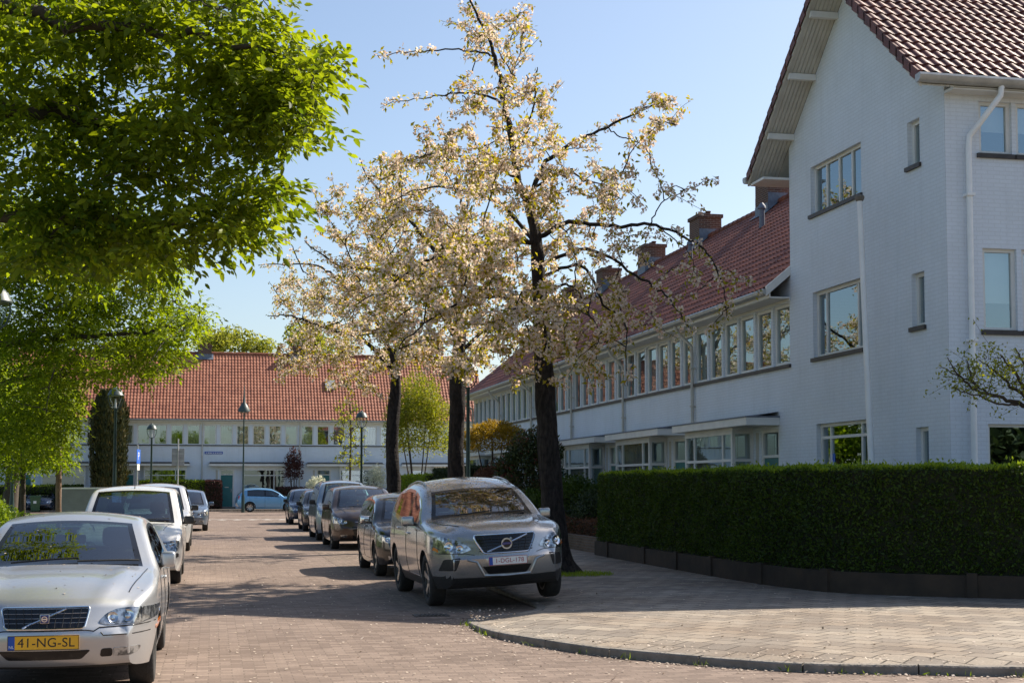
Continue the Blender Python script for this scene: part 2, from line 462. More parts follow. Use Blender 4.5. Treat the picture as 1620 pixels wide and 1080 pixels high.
def smooth_path(pts, n=8):
    out = []
    P = [Vector((p[0], p[1], 0)) for p in pts]
    for i in range(len(P) - 1):
        p0 = P[max(i - 1, 0)]; p1 = P[i]; p2 = P[i + 1]; p3 = P[min(i + 2, len(P) - 1)]
        for k in range(n):
            t = k / n
            q = .5 * ((2 * p1) + (-p0 + p2) * t + (2 * p0 - 5 * p1 + 4 * p2 - p3) * t * t + (-p0 + 3 * p1 - 3 * p2 + p3) * t ** 3)
            out.append((q.x, q.y))
    out.append((P[-1].x, P[-1].y))
    return out

sheet('ground', [(-300, -60), (300, -60), (300, 400), (-300, 400)], -.03, MATS['turf'])
sheet('road', [(-2.35, -20), (60, -20), (60, 18), (4.9, 18), (4.9, 90), (60, 90), (60, 95.5), (-60, 95.5), (-60, 90), (-2.35, 90)], 0, MATS['road_clinker'])
sheet('parking_bay', [(2.55, 17.6), (4.9, 17.6), (4.9, 76), (2.55, 76)], .004, MATS['bay_clinker'])

kerb_pts = smooth_path([(40, 10.6), (20, 10.7), (12, 10.85), (8.5, 11.05), (6.9, 11.27), (6.07, 11.58), (5.05, 12.0), (3.95, 13.15), (3.51, 13.9), (3.10, 15.05), (2.985, 15.9), (3.0, 16.85)], 8) + \
    smooth_path([(3.0, 16.85), (3.12, 17.35), (3.55, 17.75), (4.0, 18.1), (4.28, 18.7), (4.34, 19.6)], 6)[1:] + \
    smooth_path([(4.34, 19.6), (4.40, 23.), (4.8, 24.5), (4.9, 26), (4.9, 75), (5.2, 77.5), (6.5, 78.8), (9, 79.3), (60, 79.3)], 6)[1:]
KZ = .12
def inset(path, d):
    out = []
    for i in range(len(path)):
        a = Vector(path[max(i - 1, 0)]); b = Vector(path[min(i + 1, len(path) - 1)])
        t = (b - a).normalized()
        out.append((path[i][0] + t.y * d, path[i][1] - t.x * d))
    return out
inner = inset(kerb_pts, .12)
# the kerb drops towards the corner tip and rises again along the parking bay
def kh(p):
    x, y = p
    if y < 14.2: return .078
    if y < 16.9: return .078 - .043 * (y - 14.2) / 2.7
    if y < 18.6: return .03
    if y < 24: return .03 + .06 * (y - 18.6) / 5.4
    return .09
mb = MB()
ys = -9
rows = []
for p, q in zip(inner, kerb_pts):
    if p[1] > ys + .004: rows.append((p, kh(q) - .006)); ys = p[1]
for (a, ha), (b, hb) in zip(rows[:-1], rows[1:]):
    mb.quad((*a, ha), (*b, hb), (b[0] + .8, b[1], .114), (a[0] + .8, a[1], .114))
    mb.quad((b[0] + .8, b[1], .114), (a[0] + .8, a[1], .114), (60, a[1], .114), (60, b[1], .114))
tag(mb.build('pavement', MATS['paving_slab']), kind='structure')
mb = MB()
# kerb stones about 1 m long with open joints
kd = [0.]
for a, b in zip(kerb_pts[:-1], kerb_pts[1:]): kd.append(kd[-1] + math.dist(a, b))
def kat(t, path):
    t = min(max(t, 0), kd[-1] - 1e-6); i = max(k for k in range(len(kd)) if kd[k] <= t); i = min(i, len(path) - 2)
    f = (t - kd[i]) / max(1e-9, kd[i + 1] - kd[i]); return (path[i][0] + (path[i + 1][0] - path[i][0]) * f, path[i][1] + (path[i + 1][1] - path[i][1]) * f)
kr = random.Random(4)
e = inset(kerb_pts, .012)
t = 0.
while t < kd[-1] - 1.1:
    dz = kr.uniform(-.006, .006); n_ = 4
    ts = [t + .007 + (.986) * k / n_ for k in range(n_ + 1)]
    for k in range(n_):
        a, b = kat(ts[k], kerb_pts), kat(ts[k + 1], kerb_pts); c, d = kat(ts[k + 1], inner), kat(ts[k], inner); e0, e1 = kat(ts[k], e), kat(ts[k + 1], e)
        za, zb = kh(a) + dz, kh(b) + dz
        mb.quad((*a, -.02), (*b, -.02), (*b, zb - .012), (*a, za - .012))
        mb.quad((*a, za - .012), (*b, zb - .012), (*e1, zb), (*e0, za))
        mb.quad((*e0, za), (*e1, zb), (*c, zb), (*d, za))
        mb.quad((*d, za), (*c, zb), (*c, -.02), (*d, -.02))
        if k in (0, n_ - 1):
            p, q, z = (a, d, za) if k == 0 else (b, c, zb)
            mb.quad((*p, -.02), (*q, -.02), (*q, z), (*p, z - .012))
    t += 1.0
tag(mb.build('kerb', MATS['kerb_concrete']), kind='structure')
# left kerb and verge
mb = MB(); mb.box(-2.5, -2.35, -10, 78, -.02, .1); tag(mb.build('verge_kerb', MATS['kerb_concrete']), kind='structure')
mb = MB(); mb.box(-40, -2.5, -10, 78, -.02, .09); tag(mb.build('verge', MATS['turf']), kind='structure')
# far pavement in front of the terrace
mb = MB(); mb.box(-60, 60, 93.6, 104, -.02, .12); tag(mb.build('far_pavement', MATS['paving_slab']), kind='structure')
# garden soil strip behind the right hand pavement
sheet('garden_soil', [(8.75, 30.2), (11.75, 30.2), (11.75, 75), (8.75, 75)], KZ + .02, MATS['soil'])
sheet('house_garden', [(8.9, 21), (9.6, 19), (11.0, 18.0), (30, 15.5), (30, 30), (8.9, 30)], KZ + .02, MATS['soil'])
# raised crossing: shark teeth and bands at the end of the street
mb = MB()
for k in range(9):
    x = -1.9 + k * .72
    mb.add([(x, 70.0, .005), (x + .5, 70.0, .005), (x + .25, 71.0, .005)], [(0, 1, 2)])
mb.box(-2.3, 4.85, 71.3, 71.55, -.01, .006)
tag(mb.build('road_marking', MATS['road_white']), kind='structure')
mb = MB()
for k in range(12):
    mb.box(-2.2 + k * .6, -1.88 + k * .6, 74.6, 76.4, -.01, .006)
tag(mb.build('raised_crossing_marking', MATS['bay_clinker']), kind='structure')

# drain lid
d = tag(empty('drain_cover', (2.75, 18.05, .006)), 'rectangular iron drain cover set in the clinkers before the grey SUV', 'drain cover')
mb = MB(); mb.box(-.22, .22, -.16, .16, -.004, .006)
mb.build('frame', MATS['iron'], d)
mb = MB()
for k in range(7): mb.box(-.17 + k * .05, -.14 + k * .05, -.12, .12, .0062, .014)
mb.build('grate', MATS['iron'], d)

# ------------------------------------------------------------------ buildings
def pantiles(mb, W, Ls, M, tw=.215, course=.33, mi=0, amp=.026, step=.022):
    nx = max(1, round(W / tw)); tw = W / nx
    nc = max(1, round(Ls / course)); course = Ls / nc
    prof = [(0, .0), (.12, .75), (.28, 1.), (.45, .72), (.62, .15), (.82, -.12)]
    us = []; hs = []
    for i in range(nx):
        for a, h in prof: us.append((i + a) * tw); hs.append(h * amp)
    us.append(W); hs.append(0)
    n = len(us)
    vs = []; fs = []
    for c in range(nc):
        for j in (0, 1):
            v = (c + j) * course
            for k in range(n):
                vs.append(M @ Vector((us[k], v, hs[k] + (step if j == 0 else 0.))))
    for r in range(nc * 2 - 1):
        for k in range(n - 1):
            fs.append((r * n + k, r * n + k + 1, (r + 1) * n + k + 1, (r + 1) * n + k))
    mb.add(vs, fs, mi)

def frame_M(o, ux, uv):
    ux = Vector(ux).normalized(); uv = Vector(uv).normalized(); n = ux.cross(uv)
    return Matrix(((ux.x, uv.x, n.x, o[0]), (ux.y, uv.y, n.y, o[1]), (ux.z, uv.z, n.z, o[2]), (0, 0, 0, 1)))

def holewall(mb, u0, u1, z0, z1, holes, depth, M, mi=0):
    us = sorted({u0, u1, *[h[0] for h in holes], *[h[1] for h in holes]})
    zs = sorted({z0, z1, *[h[2] for h in holes], *[h[3] for h in holes]})
    P = lambda u, w, z: M @ Vector((u, w, z))
    for i in range(len(us) - 1):
        for j in range(len(zs) - 1):
            cu = (us[i] + us[i + 1]) / 2; cz = (zs[j] + zs[j + 1]) / 2
            if any(h[0] < cu < h[1] and h[2] < cz < h[3] for h in holes): continue
            mb.quad(P(us[i], 0, zs[j]), P(us[i + 1], 0, zs[j]), P(us[i + 1], 0, zs[j + 1]), P(us[i], 0, zs[j + 1]), mi)
    for a, b, c, d in holes:
        for p, q in (((a, c), (b, c)), ((b, c), (b, d)), ((b, d), (a, d)), ((a, d), (a, c))):
            mb.quad(P(p[0], 0, p[1]), P(q[0], 0, q[1]), P(q[0], depth, q[1]), P(p[0], depth, p[1]), mi)

CACHE = {}
def cached(key, fn):
    if key not in CACHE: CACHE[key] = fn()
    return CACHE[key]

def inst(name, me, mats, parent, loc=(0, 0, 0), rz=0.):
    o = bpy.data.objects.new(name, me); COL.objects.link(o)
    if not len(me.materials):
        for m in (mats if isinstance(mats, (list, tuple)) else [mats]): me.materials.append(m)
    o.parent = parent; o.location = loc; o.rotation_euler = (0, 0, rz)
    return o

def frame_mesh(w, h, fr, mull, trans, dep, thin=.05):
    mb = MB()
    mb.box(0, fr, 0, dep, 0, h); mb.box(w - fr, w, 0, dep, 0, h)
    mb.box(fr, w - fr, 0, dep, 0, fr * .8); mb.box(fr, w - fr, 0, dep, h - fr * .8, h)
    for m in mull: mb.box(m * w - thin / 2, m * w + thin / 2, .004, dep - .004, fr * .8, h - fr * .8)
    for t in trans:
        xs = [fr] + [m * w for m in mull] + [w - fr]
        for i in range(len(xs) - 1):
            a = xs[i] + (0 if i == 0 else thin / 2); b = xs[i + 1] - (0 if i == len(xs) - 2 else thin / 2)
            mb.box(a, b, .006, dep - .006, t * h - thin / 2, t * h + thin / 2)
    return mb.mesh('frame')

def curtain_mesh(w, h, x0, x1, z0, z1, waves):
    mb = MB()
    n = max(2, int((x1 - x0) / .025))
    for i in range(n):
        a = x0 + (x1 - x0) * i / n; b = x0 + (x1 - x0) * (i + 1) / n
        f = lambda x: .022 * math.sin(x * waves) + .008 * math.sin(x * waves * 2.3 + 1)
        mb.quad((a, f(a), z0), (b, f(b), z0), (b, f(b), z1), (a, f(a), z1))
    return mb.mesh('curtain', smooth=60, clean=True)

def window(parent, w, h, loc, rz=0., fr=.08, mull=(), trans=(), cur=None, recess=.05, mat='white_wood', thin=.05, label=None, glass='window_glass'):
    me = cached(('fr', round(w, 3), round(h, 3), fr, tuple(mull), tuple(trans), thin, mat), lambda: frame_mesh(w, h, fr, mull, trans, .07, thin))
    c, s = math.cos(rz), math.sin(rz)
    o = inst('window', me, MATS[mat], parent, (loc[0] - s * recess, loc[1] + c * recess, loc[2]), rz)
    if label: o['label'] = label
    def pn():
        mb = MB(); mb.quad((fr * .6, 0, fr * .5), (w - fr * .6, 0, fr * .5), (w - fr * .6, 0, h - fr * .5), (fr * .6, 0, h - fr * .5)); return mb.mesh('pane')
    inst('pane', cached(('pn', round(w, 3), round(h, 3), fr, glass), pn), MATS[glass], o, (0, .035, 0))
    if cur:
        kind = cur
        if kind == 'pair': spans = [(.02, w * .27, .02, h - .02), (w * .73, w - .02, .02, h - .02)]; m = 'curtain'
        elif kind == 'full': spans = [(.02, w - .02, .02, h - .02)]; m = 'curtain'
        elif kind == 'net': spans = [(.02, w - .02, .02, h * .97)]; m = 'net_curtain'
        elif kind == 'left': spans = [(.02, w * .45, .02, h - .02)]; m = 'curtain'
        elif kind == 'right': spans = [(w * .5, w - .02, .02, h - .02)]; m = 'net_curtain'
        elif kind == 'blind': spans = [(.02, w - .02, h * .47, h - .02)]; m = 'blind'
        elif kind == 'lowblind': spans = [(.02, w - .02, h * .35, h - .02)]; m = 'blind'
        else: spans = []
        for sp in spans:
            wav = 0.3 if 'blind' in kind else (38 if m == 'curtain' else 70)
            inst('roller_blind' if 'blind' in kind else 'curtain', cached(('cu', m, tuple(round(q, 3) for q in sp), wav), lambda: curtain_mesh(w, h, *sp, wav)), MATS[m], o, (0, .13, 0))
    return o

def chimney_part(parent, x, y, z0, z1, sx, sy, pots=3, flash=True):
    mb = MB()
    mb.box(x - sx / 2, x + sx / 2, y - sy / 2, y + sy / 2, z0, z1 - .12)
    mb.box(x - sx / 2 - .05, x + sx / 2 + .05, y - sy / 2 - .05, y + sy / 2 + .05, z1 - .12, z1)
    c = mb.build('chimney', MATS['chimney_brick'], parent, uv=True)
    return c

def chimney_trim(house, x, y, z1, sx, sy, slope, zr, pots=3):
    along = sy > sx
    for k in range(pots):
        mb = MB(); t = (k + .5) / pots - .5
        px, py = (x, y + t * sy * .9) if along else (x + t * sx * .9, y)
        mb.lathe([(.075, z1), (.075, z1 + .09), (.095, z1 + .09), (.095, z1 + .13), (.0, z1 + .13)], 10, Matrix.Translation((px, py, 0)))
        mb.build('chimney_pot', MATS['chimney_brick'], house, smooth=40)
    mb = MB()
    y0 = y - sy / 2 - .14
    z_ = lambda yy: zr - abs(yy - y) * slope
    w = sx / 2 + .13
    for sgn in (-1, 1):
        ya = y + sgn * (sy / 2 + .16)
        mb.quad((x - w, y, zr + .08), (x + w, y, zr + .08), (x + w, ya, z_(ya) + .075), (x - w, ya, z_(ya) + .075))
        yb = y + sgn * (sy / 2 + .012)
        mb.quad((x - sx / 2 - .01, yb, z_(yb) - .1), (x + sx / 2 + .01, yb, z_(yb) - .1), (x + sx / 2 + .01, yb, z_(yb) + .32), (x - sx / 2 - .01, yb, z_(yb) + .32))
    for sgn in (-1, 1):
        xa = x + sgn * (sx / 2 + .012)
        mb.quad((xa, y - sy / 2, z_(y - sy / 2)), (xa, y + sy / 2, z_(y + sy / 2)), (xa, y + sy / 2, zr + .28), (xa, y - sy / 2, zr + .28))
    mb.build('flashing', MATS['lead'], house)

def terrace_house(name, loc, rz, P, label, cat, group, R, vent=False, chim=True, endverge=False, sign=False):
    """one house of a terrace. local x along the street front, y inwards, z up, front at y = 0"""
    W, D = P['W'], P['D']
    root = tag(empty(name, loc, rz), label, cat, group)
    sill, wtop, ww, n = P['sill'], P['wtop'], P['ww'], 6
    pit = W / n
    wx = [(i + .5) * pit - ww / 2 for i in range(n)]
    holes = [(x, x + ww, sill, wtop) for x in wx]
    bx0, bx1, bz0, bz1, bp = P['bay']
    dx0, dx1, dz0, dz1 = P['door']
    holes += [(bx0 + .08, bx1 - .08, bz0, bz1), (dx0, dx1, dz0, dz1)]
    mb = MB()
    I = Matrix()
    zt = P['ez'] + P['over'] * P['slope'] - .05
    holewall(mb, 0, W, 0, zt, holes, .16, I)
    mb.quad((0, .002, 0), (0, D, 0), (0, D, zt), (0, .002, zt)); mb.quad((W, .002, 0), (W, D, 0), (W, D, zt), (W, .002, zt))
    mb.quad((0, D, 0), (W, D, 0), (W, D, zt), (0, D, zt))
    rz_ = P['rz']
    for xx in (0.001, W - .001):
        mb.add([(xx, 0, zt), (xx, D, zt), (xx, P['ry'], rz_ - .1)], [(0, 1, 2)])
    mb.build('wall', MATS['white_brick'], root, uv=True)
    # inside: floors and a back wall so that rooms read as rooms
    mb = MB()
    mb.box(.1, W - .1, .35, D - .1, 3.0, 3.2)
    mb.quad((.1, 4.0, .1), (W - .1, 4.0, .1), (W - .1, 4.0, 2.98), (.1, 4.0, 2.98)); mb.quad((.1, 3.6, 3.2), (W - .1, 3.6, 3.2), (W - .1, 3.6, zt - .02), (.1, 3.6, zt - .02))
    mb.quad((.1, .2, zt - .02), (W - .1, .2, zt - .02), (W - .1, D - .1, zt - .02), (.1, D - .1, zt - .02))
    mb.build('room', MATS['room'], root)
    # roof
    mb = MB()
    th = math.atan(P['slope']); Ls = (P['ry'] + P['over']) / math.cos(th)
    pantiles(mb, W, Ls, frame_M((0, -P['over'], P['ez']), (1, 0, 0), (0, math.cos(th), math.sin(th))))
    mb.quad((0, -P['over'], P['ez'] - .06), (W, -P['over'], P['ez'] - .06), (W, P['ry'], rz_ - .06), (0, P['ry'], rz_ - .06))
    yb = 2 * P['ry'] + P['over'] * .4
    mb.quad((0, yb, P['ez'] + .3), (W, yb, P['ez'] + .3), (W, P['ry'], rz_ + .01), (0, P['ry'], rz_ + .01))
    for k in range(int(W / .4)):
        x0 = k * W / int(W / .4); x1 = x0 + W / int(W / .4)
        mb.tube([(x0, P['ry'], rz_ + .0), (x1 + .03, P['ry'], rz_ + .012)], [.11, .125], 8)
    roof = mb.build('roof', MATS[P['tile']], root, smooth=35)
    # eaves: fascia, soffit, gutter
    mb = MB()
    o = P['over']
    mb.box(0, W, -o + .05, -.01, P['ez'] - .21, P['ez'] - .18)
    mb.box(0, W, -o + .03, -o + .055, P['ez'] - .2, P['ez'] - .04)
    mb.box(0, W, -.03, -.002, wtop + .03, P['ez'] - .215)
    mb.build('eaves_board', MATS['white_wood'], root)
    mb = MB()
    gp = [(-o - .10, P['ez'] - .02), (-o - .115, P['ez'] - .05), (-o - .10, P['ez'] - .11), (-o - .05, P['ez'] - .145), (-o + .01, P['ez'] - .14), (-o + .03, P['ez'] - .10), (-o + .03, P['ez'] - .03), (-o - .02, P['ez'] - .03)]
    mb.prism(gp, 'x', 0, W)
    mb.build('gutter', MATS['zinc'], root, smooth=40)
    if endverge:
        mb = MB()
        x = W
        mb.prism([(-o - .04, P['ez'] - .17), (-o - .04, P['ez'] + .03), (.0, P['ez'] + o * P['slope'] + .06), (.0, P['ez'] + o * P['slope'] - .13)], 'x', x - .03, x + .015)
        mb.build('verge_board', MATS['white_wood'], root)
    mb = MB()
    px = P['pipe']
    mb.tube([(px, -o - .02, P['ez'] - .13), (px, -o + .05, P['ez'] - .3), (px, -.09, P['ez'] - .62), (px, -.07, P['ez'] - .8), (px, -.07, P['pipe_end'])], .042, 10)
    for z in (P['ez'] - 1.2, 3.6): mb.box(px - .06, px + .06, -.12, -.003, z, z + .04)
    mb.build('downspout', MATS['grey_wood'], root, smooth=50)
    mb = MB(); mb.box(0, W, -.055, -.001, sill - .075, sill - .004); mb.build('sill', MATS['dark_sill'], root)
    for i, x in enumerate(wx):
        window(root, ww, wtop - sill, (x, 0, sill), fr=.085, cur=R.choice(P['cur']))
    # canopy
    c0, c1, cz0, cz1, cd = P['canopy']
    mb = MB()
    mb.box(c0, c1, -cd, -.001, cz0, cz1)
    mb.build('canopy', MATS['white_wood'], root)
    mb = MB(); mb.box(c0 - .02, c1 + .02, -cd - .02, -.001, cz1 + .002, cz1 + .03)
    mb.add([(c0 + .05, -.002, cz1 + .13), (c1 - .05, -.002, cz1 + .13), (c1 - .05, -cd + .2, cz1 + .032), (c0 + .05, -cd + .2, cz1 + .032)], [(0, 1, 2, 3)])
    mb.build('canopy_roofing', MATS['lead' if P.get('dark_canopy') is None else 'dark_sill'], root)
    # bay window
    bw = bx1 - bx0
    mb = MB()
    z0 = P['bay_base']
    mb.box(bx0, bx1, -bp, -.002, .0, bz0 - .06)
    mb.box(bx0 - .03, bx1 + .03, -bp - .04, -.002, bz0 - .058, bz0 - .004)
    mb.build('bay_base', MATS['white_wood'], root)
    window(root, bw, bz1 - bz0, (bx0, -bp, bz0), 0, .09, P['bay_mull'], (P['bay_trans'],), P.get('bay_cur', 'none'), .0, thin=.06)
    mb = MB()
    for xs in ((bx0, bx0 + .06), (bx1 - .06, bx1)):
        mb.box(xs[0], xs[1], -.075, -.003, bz0, bz1); mb.box(xs[0] + .005, xs[1] - .005, -bp + .072, -.076, bz0, bz0 + .06); mb.box(xs[0] + .005, xs[1] - .005, -bp + .072, -.076, bz1 - .06, bz1)
        mb.box(xs[0] + .008, xs[1] - .008, -bp + .072, -.076, bz0 + (bz1 - bz0) * P['bay_trans'] - .03, bz0 + (bz1 - bz0) * P['bay_trans'] + .03)
    mb.box(bx0, bx1, -bp, -.003, bz1 + .001, cz0 - .001)
    sw = mb.build('bay_cheek', MATS['white_wood'], root)
    if bp > .12:
        for xs in (bx0 + .03, bx1 - .03):
            mb = MB(); mb.quad((xs, -bp + .073, bz0 + .05), (xs, -.076, bz0 + .05), (xs, -.076, bz1 - .05), (xs, -bp + .073, bz1 - .05))
            mb.build('cheek_pane', MATS['window_glass'], sw)
    # door
    dw = dx1 - dx0; dh = P['door_h']
    mb = MB()
    mb.box(dx0, dx0 + .1, .02, .12, dz0, dz1); mb.box(dx1 - .1, dx1, .02, .12, dz0, dz1); mb.box(dx0 + .1, dx1 - .1, .02, .12, dz1 - .07, dz1)
    mb.box(dx0 + .1, dx1 - .1, .025, .115, dz0 + dh, dz0 + dh + .06)
    df = mb.build('door_frame', MATS['white_wood'], root)
    mb = MB(); mb.quad((dx0 + .1, .07, dz0 + dh + .06), (dx1 - .1, .07, dz0 + dh + .06), (dx1 - .1, .07, dz1 - .07), (dx0 + .1, .07, dz1 - .07)); mb.build('transom_pane', MATS['window_glass'], df)
    mb = MB(); mb.rbox(dx0 + .103, dx1 - .103, .05, .1, dz0 + .01, dz0 + dh - .003, .006)
    dr = mb.build('door', MATS['teal_door'], root)
    mb = MB(); hx = dx0 + dw * P['handle']
    mb.tube([(hx, .05, dz0 + .95), (hx, .0, dz0 + .95), (hx, .0, dz0 + 1.2), (hx, .05, dz0 + 1.2)], .014, 8)
    mb.build('handle', MATS['chrome'], dr, smooth=50)
    mb = MB(); mb.box(dx0 + dw * .37, dx0 + dw * .63, .043, .049, dz0 + 1.28, dz0 + 1.33); mb.build('letter_slot', MATS['alloy'], dr)
    mb = MB(); mb.box(dx0 - .1, dx1 + .1, -.5, -.003, 0, dz0); mb.build('doorstep', MATS['kerb_concrete'], root)
    mb = MB(); mb.box(dx0 - .24, dx0 - .1, -.012, -.002, dz0, dz1 - .05); mb.build('letter_panel', MATS['grey_wood'], root)
    if chim:
        cx, cs, cy, cz = P['chim']
        chimney_part(roof, cx, P['ry'], rz_ - 1.2, cz, cs, cy)
        chimney_trim(root, cx, P['ry'], cz, cs, cy, P['slope'], rz_)
    if vent:
        mb = MB(); v = Vector((W * .45, P['ry'] - 1.5, rz_ - 1.5 * P['slope']))
        mb.tube([v, v + Vector((0, 0, .55))], [.085, .075], 10); mb.tube([v + Vector((0, 0, .55)), v + Vector((0, 0, .62)), v + Vector((0, 0, .72))], [.12, .11, .03], 10)
        mb.build('vent_pipe', MATS['lead'], root, smooth=50)
    return root

NEAR = dict(W=6.1, D=9., sill=4.18, wtop=5.47, ww=.9, over=.5, ez=5.75, slope=.83, ry=4.7, rz=5.75 + .83 * 5.2, tile='tile_red',
            bay=(.75, 3.95, .55, 2.86, .5), bay_base=.5, bay_mull=(.2, .8), bay_trans=.72, door=(4.37, 5.42, .25, 2.86), door_h=2.0, handle=.72,
            canopy=(.5, 5.45, 2.93, 3.09, .75), pipe=.06, pipe_end=3.12, cur=['net', 'none', 'pair', 'right', 'net', 'net', 'left', 'full'], chim=(0, 1.0, .8, 10.85), bay_cur='net')
FAR = dict(W=6.5, D=9., sill=4.40, wtop=5.745, ww=.88, over=.4, ez=6.12, slope=.99, ry=4.5, rz=6.12 + .99 * 4.9, tile='tile_orange',
           bay=(2.75, 5.55, .9, 2.76, .3), bay_base=.5, bay_mull=(.74,), bay_trans=.78, door=(1.19, 2.18, .25, 2.76), door_h=2.12, handle=.8,
           canopy=(.5, 5.75, 2.98, 3.12, .7), pipe=.04, pipe_end=.3, cur=['full', 'pair', 'net', 'right', 'left', 'full', 'none'], chim=(.1, .95, .75, 11.55), dark_canopy=1)
R = random.Random(5)
near_lab = ['white terrace house joined to the tall gabled house, teal door above the hedge',
            'second white terrace house from the gabled house, above the left end of the hedge',
            'third white terrace house from the gabled house, beside the nearest cherry trunk',
            'fourth white terrace house from the gabled house, behind the nearest cherry tree',
            'fifth white terrace house from the gabled house, behind the golden cloud clipped conifer',
            'last white terrace house of the right row, farthest from the gabled house']
for i in range(6):
    yb = 27.62 + 6.1 * (i + 1)
    terrace_house('terrace_house', (11.75, yb, 0), -PI / 2, NEAR, near_lab[i], 'house', 'white houses of the right hand terrace', R, vent=i in (0, 1, 2), chim=i > 0, endverge=(i == 0))
# first chimney sits on the party wall of the second house
far_lab = {-3: 'far terrace house at the left, mostly hidden behind the maple trees', -2: 'far terrace house behind the green wheelie bin and young trees',
           -1: 'far terrace house with its teal door beside the tall dark cypress', 0: 'far terrace house with a blue street name plate, behind the blue hatchback',
           1: 'far terrace house behind the slim young tree and purple leaved shrub', 2: 'far terrace house behind the round bright green tree and cherry trunks'}
far_houses = {}
for k in range(-3, 3):
    far_houses[k] = terrace_house('terrace_house', (-.7 + 6.5 * k, 98, 0), 0, FAR, far_lab[k], 'house', 'white houses of the terrace across the end of the street', R, chim=k in (-2, -1, 0, 1, 2))
mb = MB(); mb.box(.2, 1.4, -.03, -.004, 3.78, 3.95)
mb.build('name_plate', MATS['plate_blue'], far_houses[0])
mb = MB()
for k in range(9): mb.box(.28 + k * .12, .28 + k * .12 + R.uniform(.05, .09), -.034, -.0305, 3.83, 3.90)
mb.build('name_plate_lettering', MATS['ink_white'], far_houses[0])
# skylight on far house 1
mb = MB()
th = math.atan(.99); M = frame_M((1.9, -.4 + 2.25, 6.12 + 2.25 * .99), (1, 0, 0), (0, math.cos(th), math.sin(th)))
mb.add([M @ Vector(p) for p in [(0, 0, .02), (.7, 0, .02), (.7, .9, .02), (0, .9, .02), (0, 0, .13), (.7, 0, .13), (.7, .9, .13), (0, .9, .13)]],
       [(4, 5, 6, 7), (0, 1, 5, 4), (1, 2, 6, 5), (2, 3, 7, 6), (3, 0, 4, 7)])
mb.build('skylight', MATS['zinc'], far_houses[1])

# tall gabled house at the corner: local x = 27.62 - Y, local y = X - 11.75
g = tag(empty('gabled_house', (11.75, 27.62, 0), -PI / 2), 'tall white brick house with a gable, overhanging tiled roof and dark sills behind the hedge', 'house')
GW, GD, SL = 6.45, 10., .85
zl = lambda x: 8.05 + SL * (x + .77)
zr = lambda x: 8.12 + SL * (6.79 - x)
ax = (8.12 + SL * 6.79 - 8.05 - SL * .77) / (2 * SL); az = zl(ax)
win_front = [(1.08, 3.36, 7.08, 8.05), (1.12, 3.35, 4.19, 5.51), (1.22, 3.5, 1.05, 2.87), (5.17, 5.6, 7.15, 7.93), (5.23, 5.68, 4.36, 5.28), (5.3, 5.74, 1.2, 2.64)]
mb = MB()
holewall(mb, 0, GW, 0, 8.3, win_front, .17, Matrix())
mb.add([(0, 0, 8.3), (GW, 0, 8.3), (GW, 0, zr(GW)), (ax, 0, az), (0, 0, zl(0))], [(0, 1, 2, 3, 4)])
MS = Matrix(((0, -1, 0, GW), (1, 0, 0, 0), (0, 0, 1, 0), (0, 0, 0, 1)))
win_side = [(.62, 1.22, 7.14, 8.02), (1.30, 1.90, 7.14, 8.02), (.64, 1.26, 4.2, 5.56), (1.35, 1.97, 4.2, 5.56), (.68, 2.9, .95, 2.66), (4.5, 5.7, 7.14, 8.02), (4.5, 5.7, 4.2, 5.56)]
holewall(mb, .002, GD, 0, zr(GW), win_side, .17, MS)
mb.quad((0, .002, 0), (0, GD, 0), (0, GD, zl(0)), (0, .002, zl(0)))
mb.add([(0, GD, 0), (GW, GD, 0), (GW, GD, zr(GW)), (ax, GD, az), (0, GD, zl(0))], [(0, 1, 2, 3, 4)])
mb.build('wall', MATS['white_brick'], g, uv=True)
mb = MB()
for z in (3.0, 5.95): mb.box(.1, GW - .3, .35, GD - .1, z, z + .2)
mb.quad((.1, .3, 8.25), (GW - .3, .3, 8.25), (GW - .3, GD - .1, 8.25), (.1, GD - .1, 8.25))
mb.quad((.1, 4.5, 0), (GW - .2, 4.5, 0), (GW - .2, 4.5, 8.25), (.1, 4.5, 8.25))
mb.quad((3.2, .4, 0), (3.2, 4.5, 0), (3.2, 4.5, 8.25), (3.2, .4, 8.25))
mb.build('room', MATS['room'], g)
OV = .62
mb = MB()
th = math.atan(SL)
def slope(x_e, z_e, sgn):
    Ls = abs(ax - x_e) / math.cos(th)
    if sgn > 0: M = frame_M((x_e, GD + .3, z_e + .2), (0, -1, 0), (math.cos(th), 0, math.sin(th)))
    else: M = frame_M((x_e, -OV, z_e + .2), (0, 1, 0), (-math.cos(th), 0, math.sin(th)))
    pantiles(mb, GD + .3 + OV, Ls, M, tw=.205, course=.31, amp=.03, step=.026)
slope(-.77, 8.05, 1); slope(6.79, 8.12, -1)
for k in range(26):
    y0 = -OV + k * .42; mb.tube([(ax, y0, az + .22), (ax, y0 + .45, az + .235)], [.12, .135], 8)
# verge tiles
for x_e, z_e, sg in ((-.77, 8.05, 1), (6.79, 8.12, -1)):
    nn = 16
    for k in range(nn):
        a = k / nn; b = (k + 1) / nn
        xa = x_e + (ax - x_e) * a; xb = x_e + (ax - x_e) * (b + .01); za = z_e + (az - z_e) * a + .03; zb_ = z_e + (az - z_e) * (b + .01)
        mb.add([(xa, -OV - .03, za + .03), (xb, -OV - .03, zb_), (xb, -OV - .03, zb_ + .21), (xa, -OV - .03, za + .22), (xa, -OV + .06, za + .03), (xb, -OV + .06, zb_), (xb, -OV + .06, zb_ + .21), (xa, -OV + .06, za + .22)],
               [(0, 1, 2, 3), (3, 2, 6, 7), (0, 3, 7, 4), (1, 5, 6, 2)])
mb.build('roof', MATS['tile_dark'], g, smooth=35)
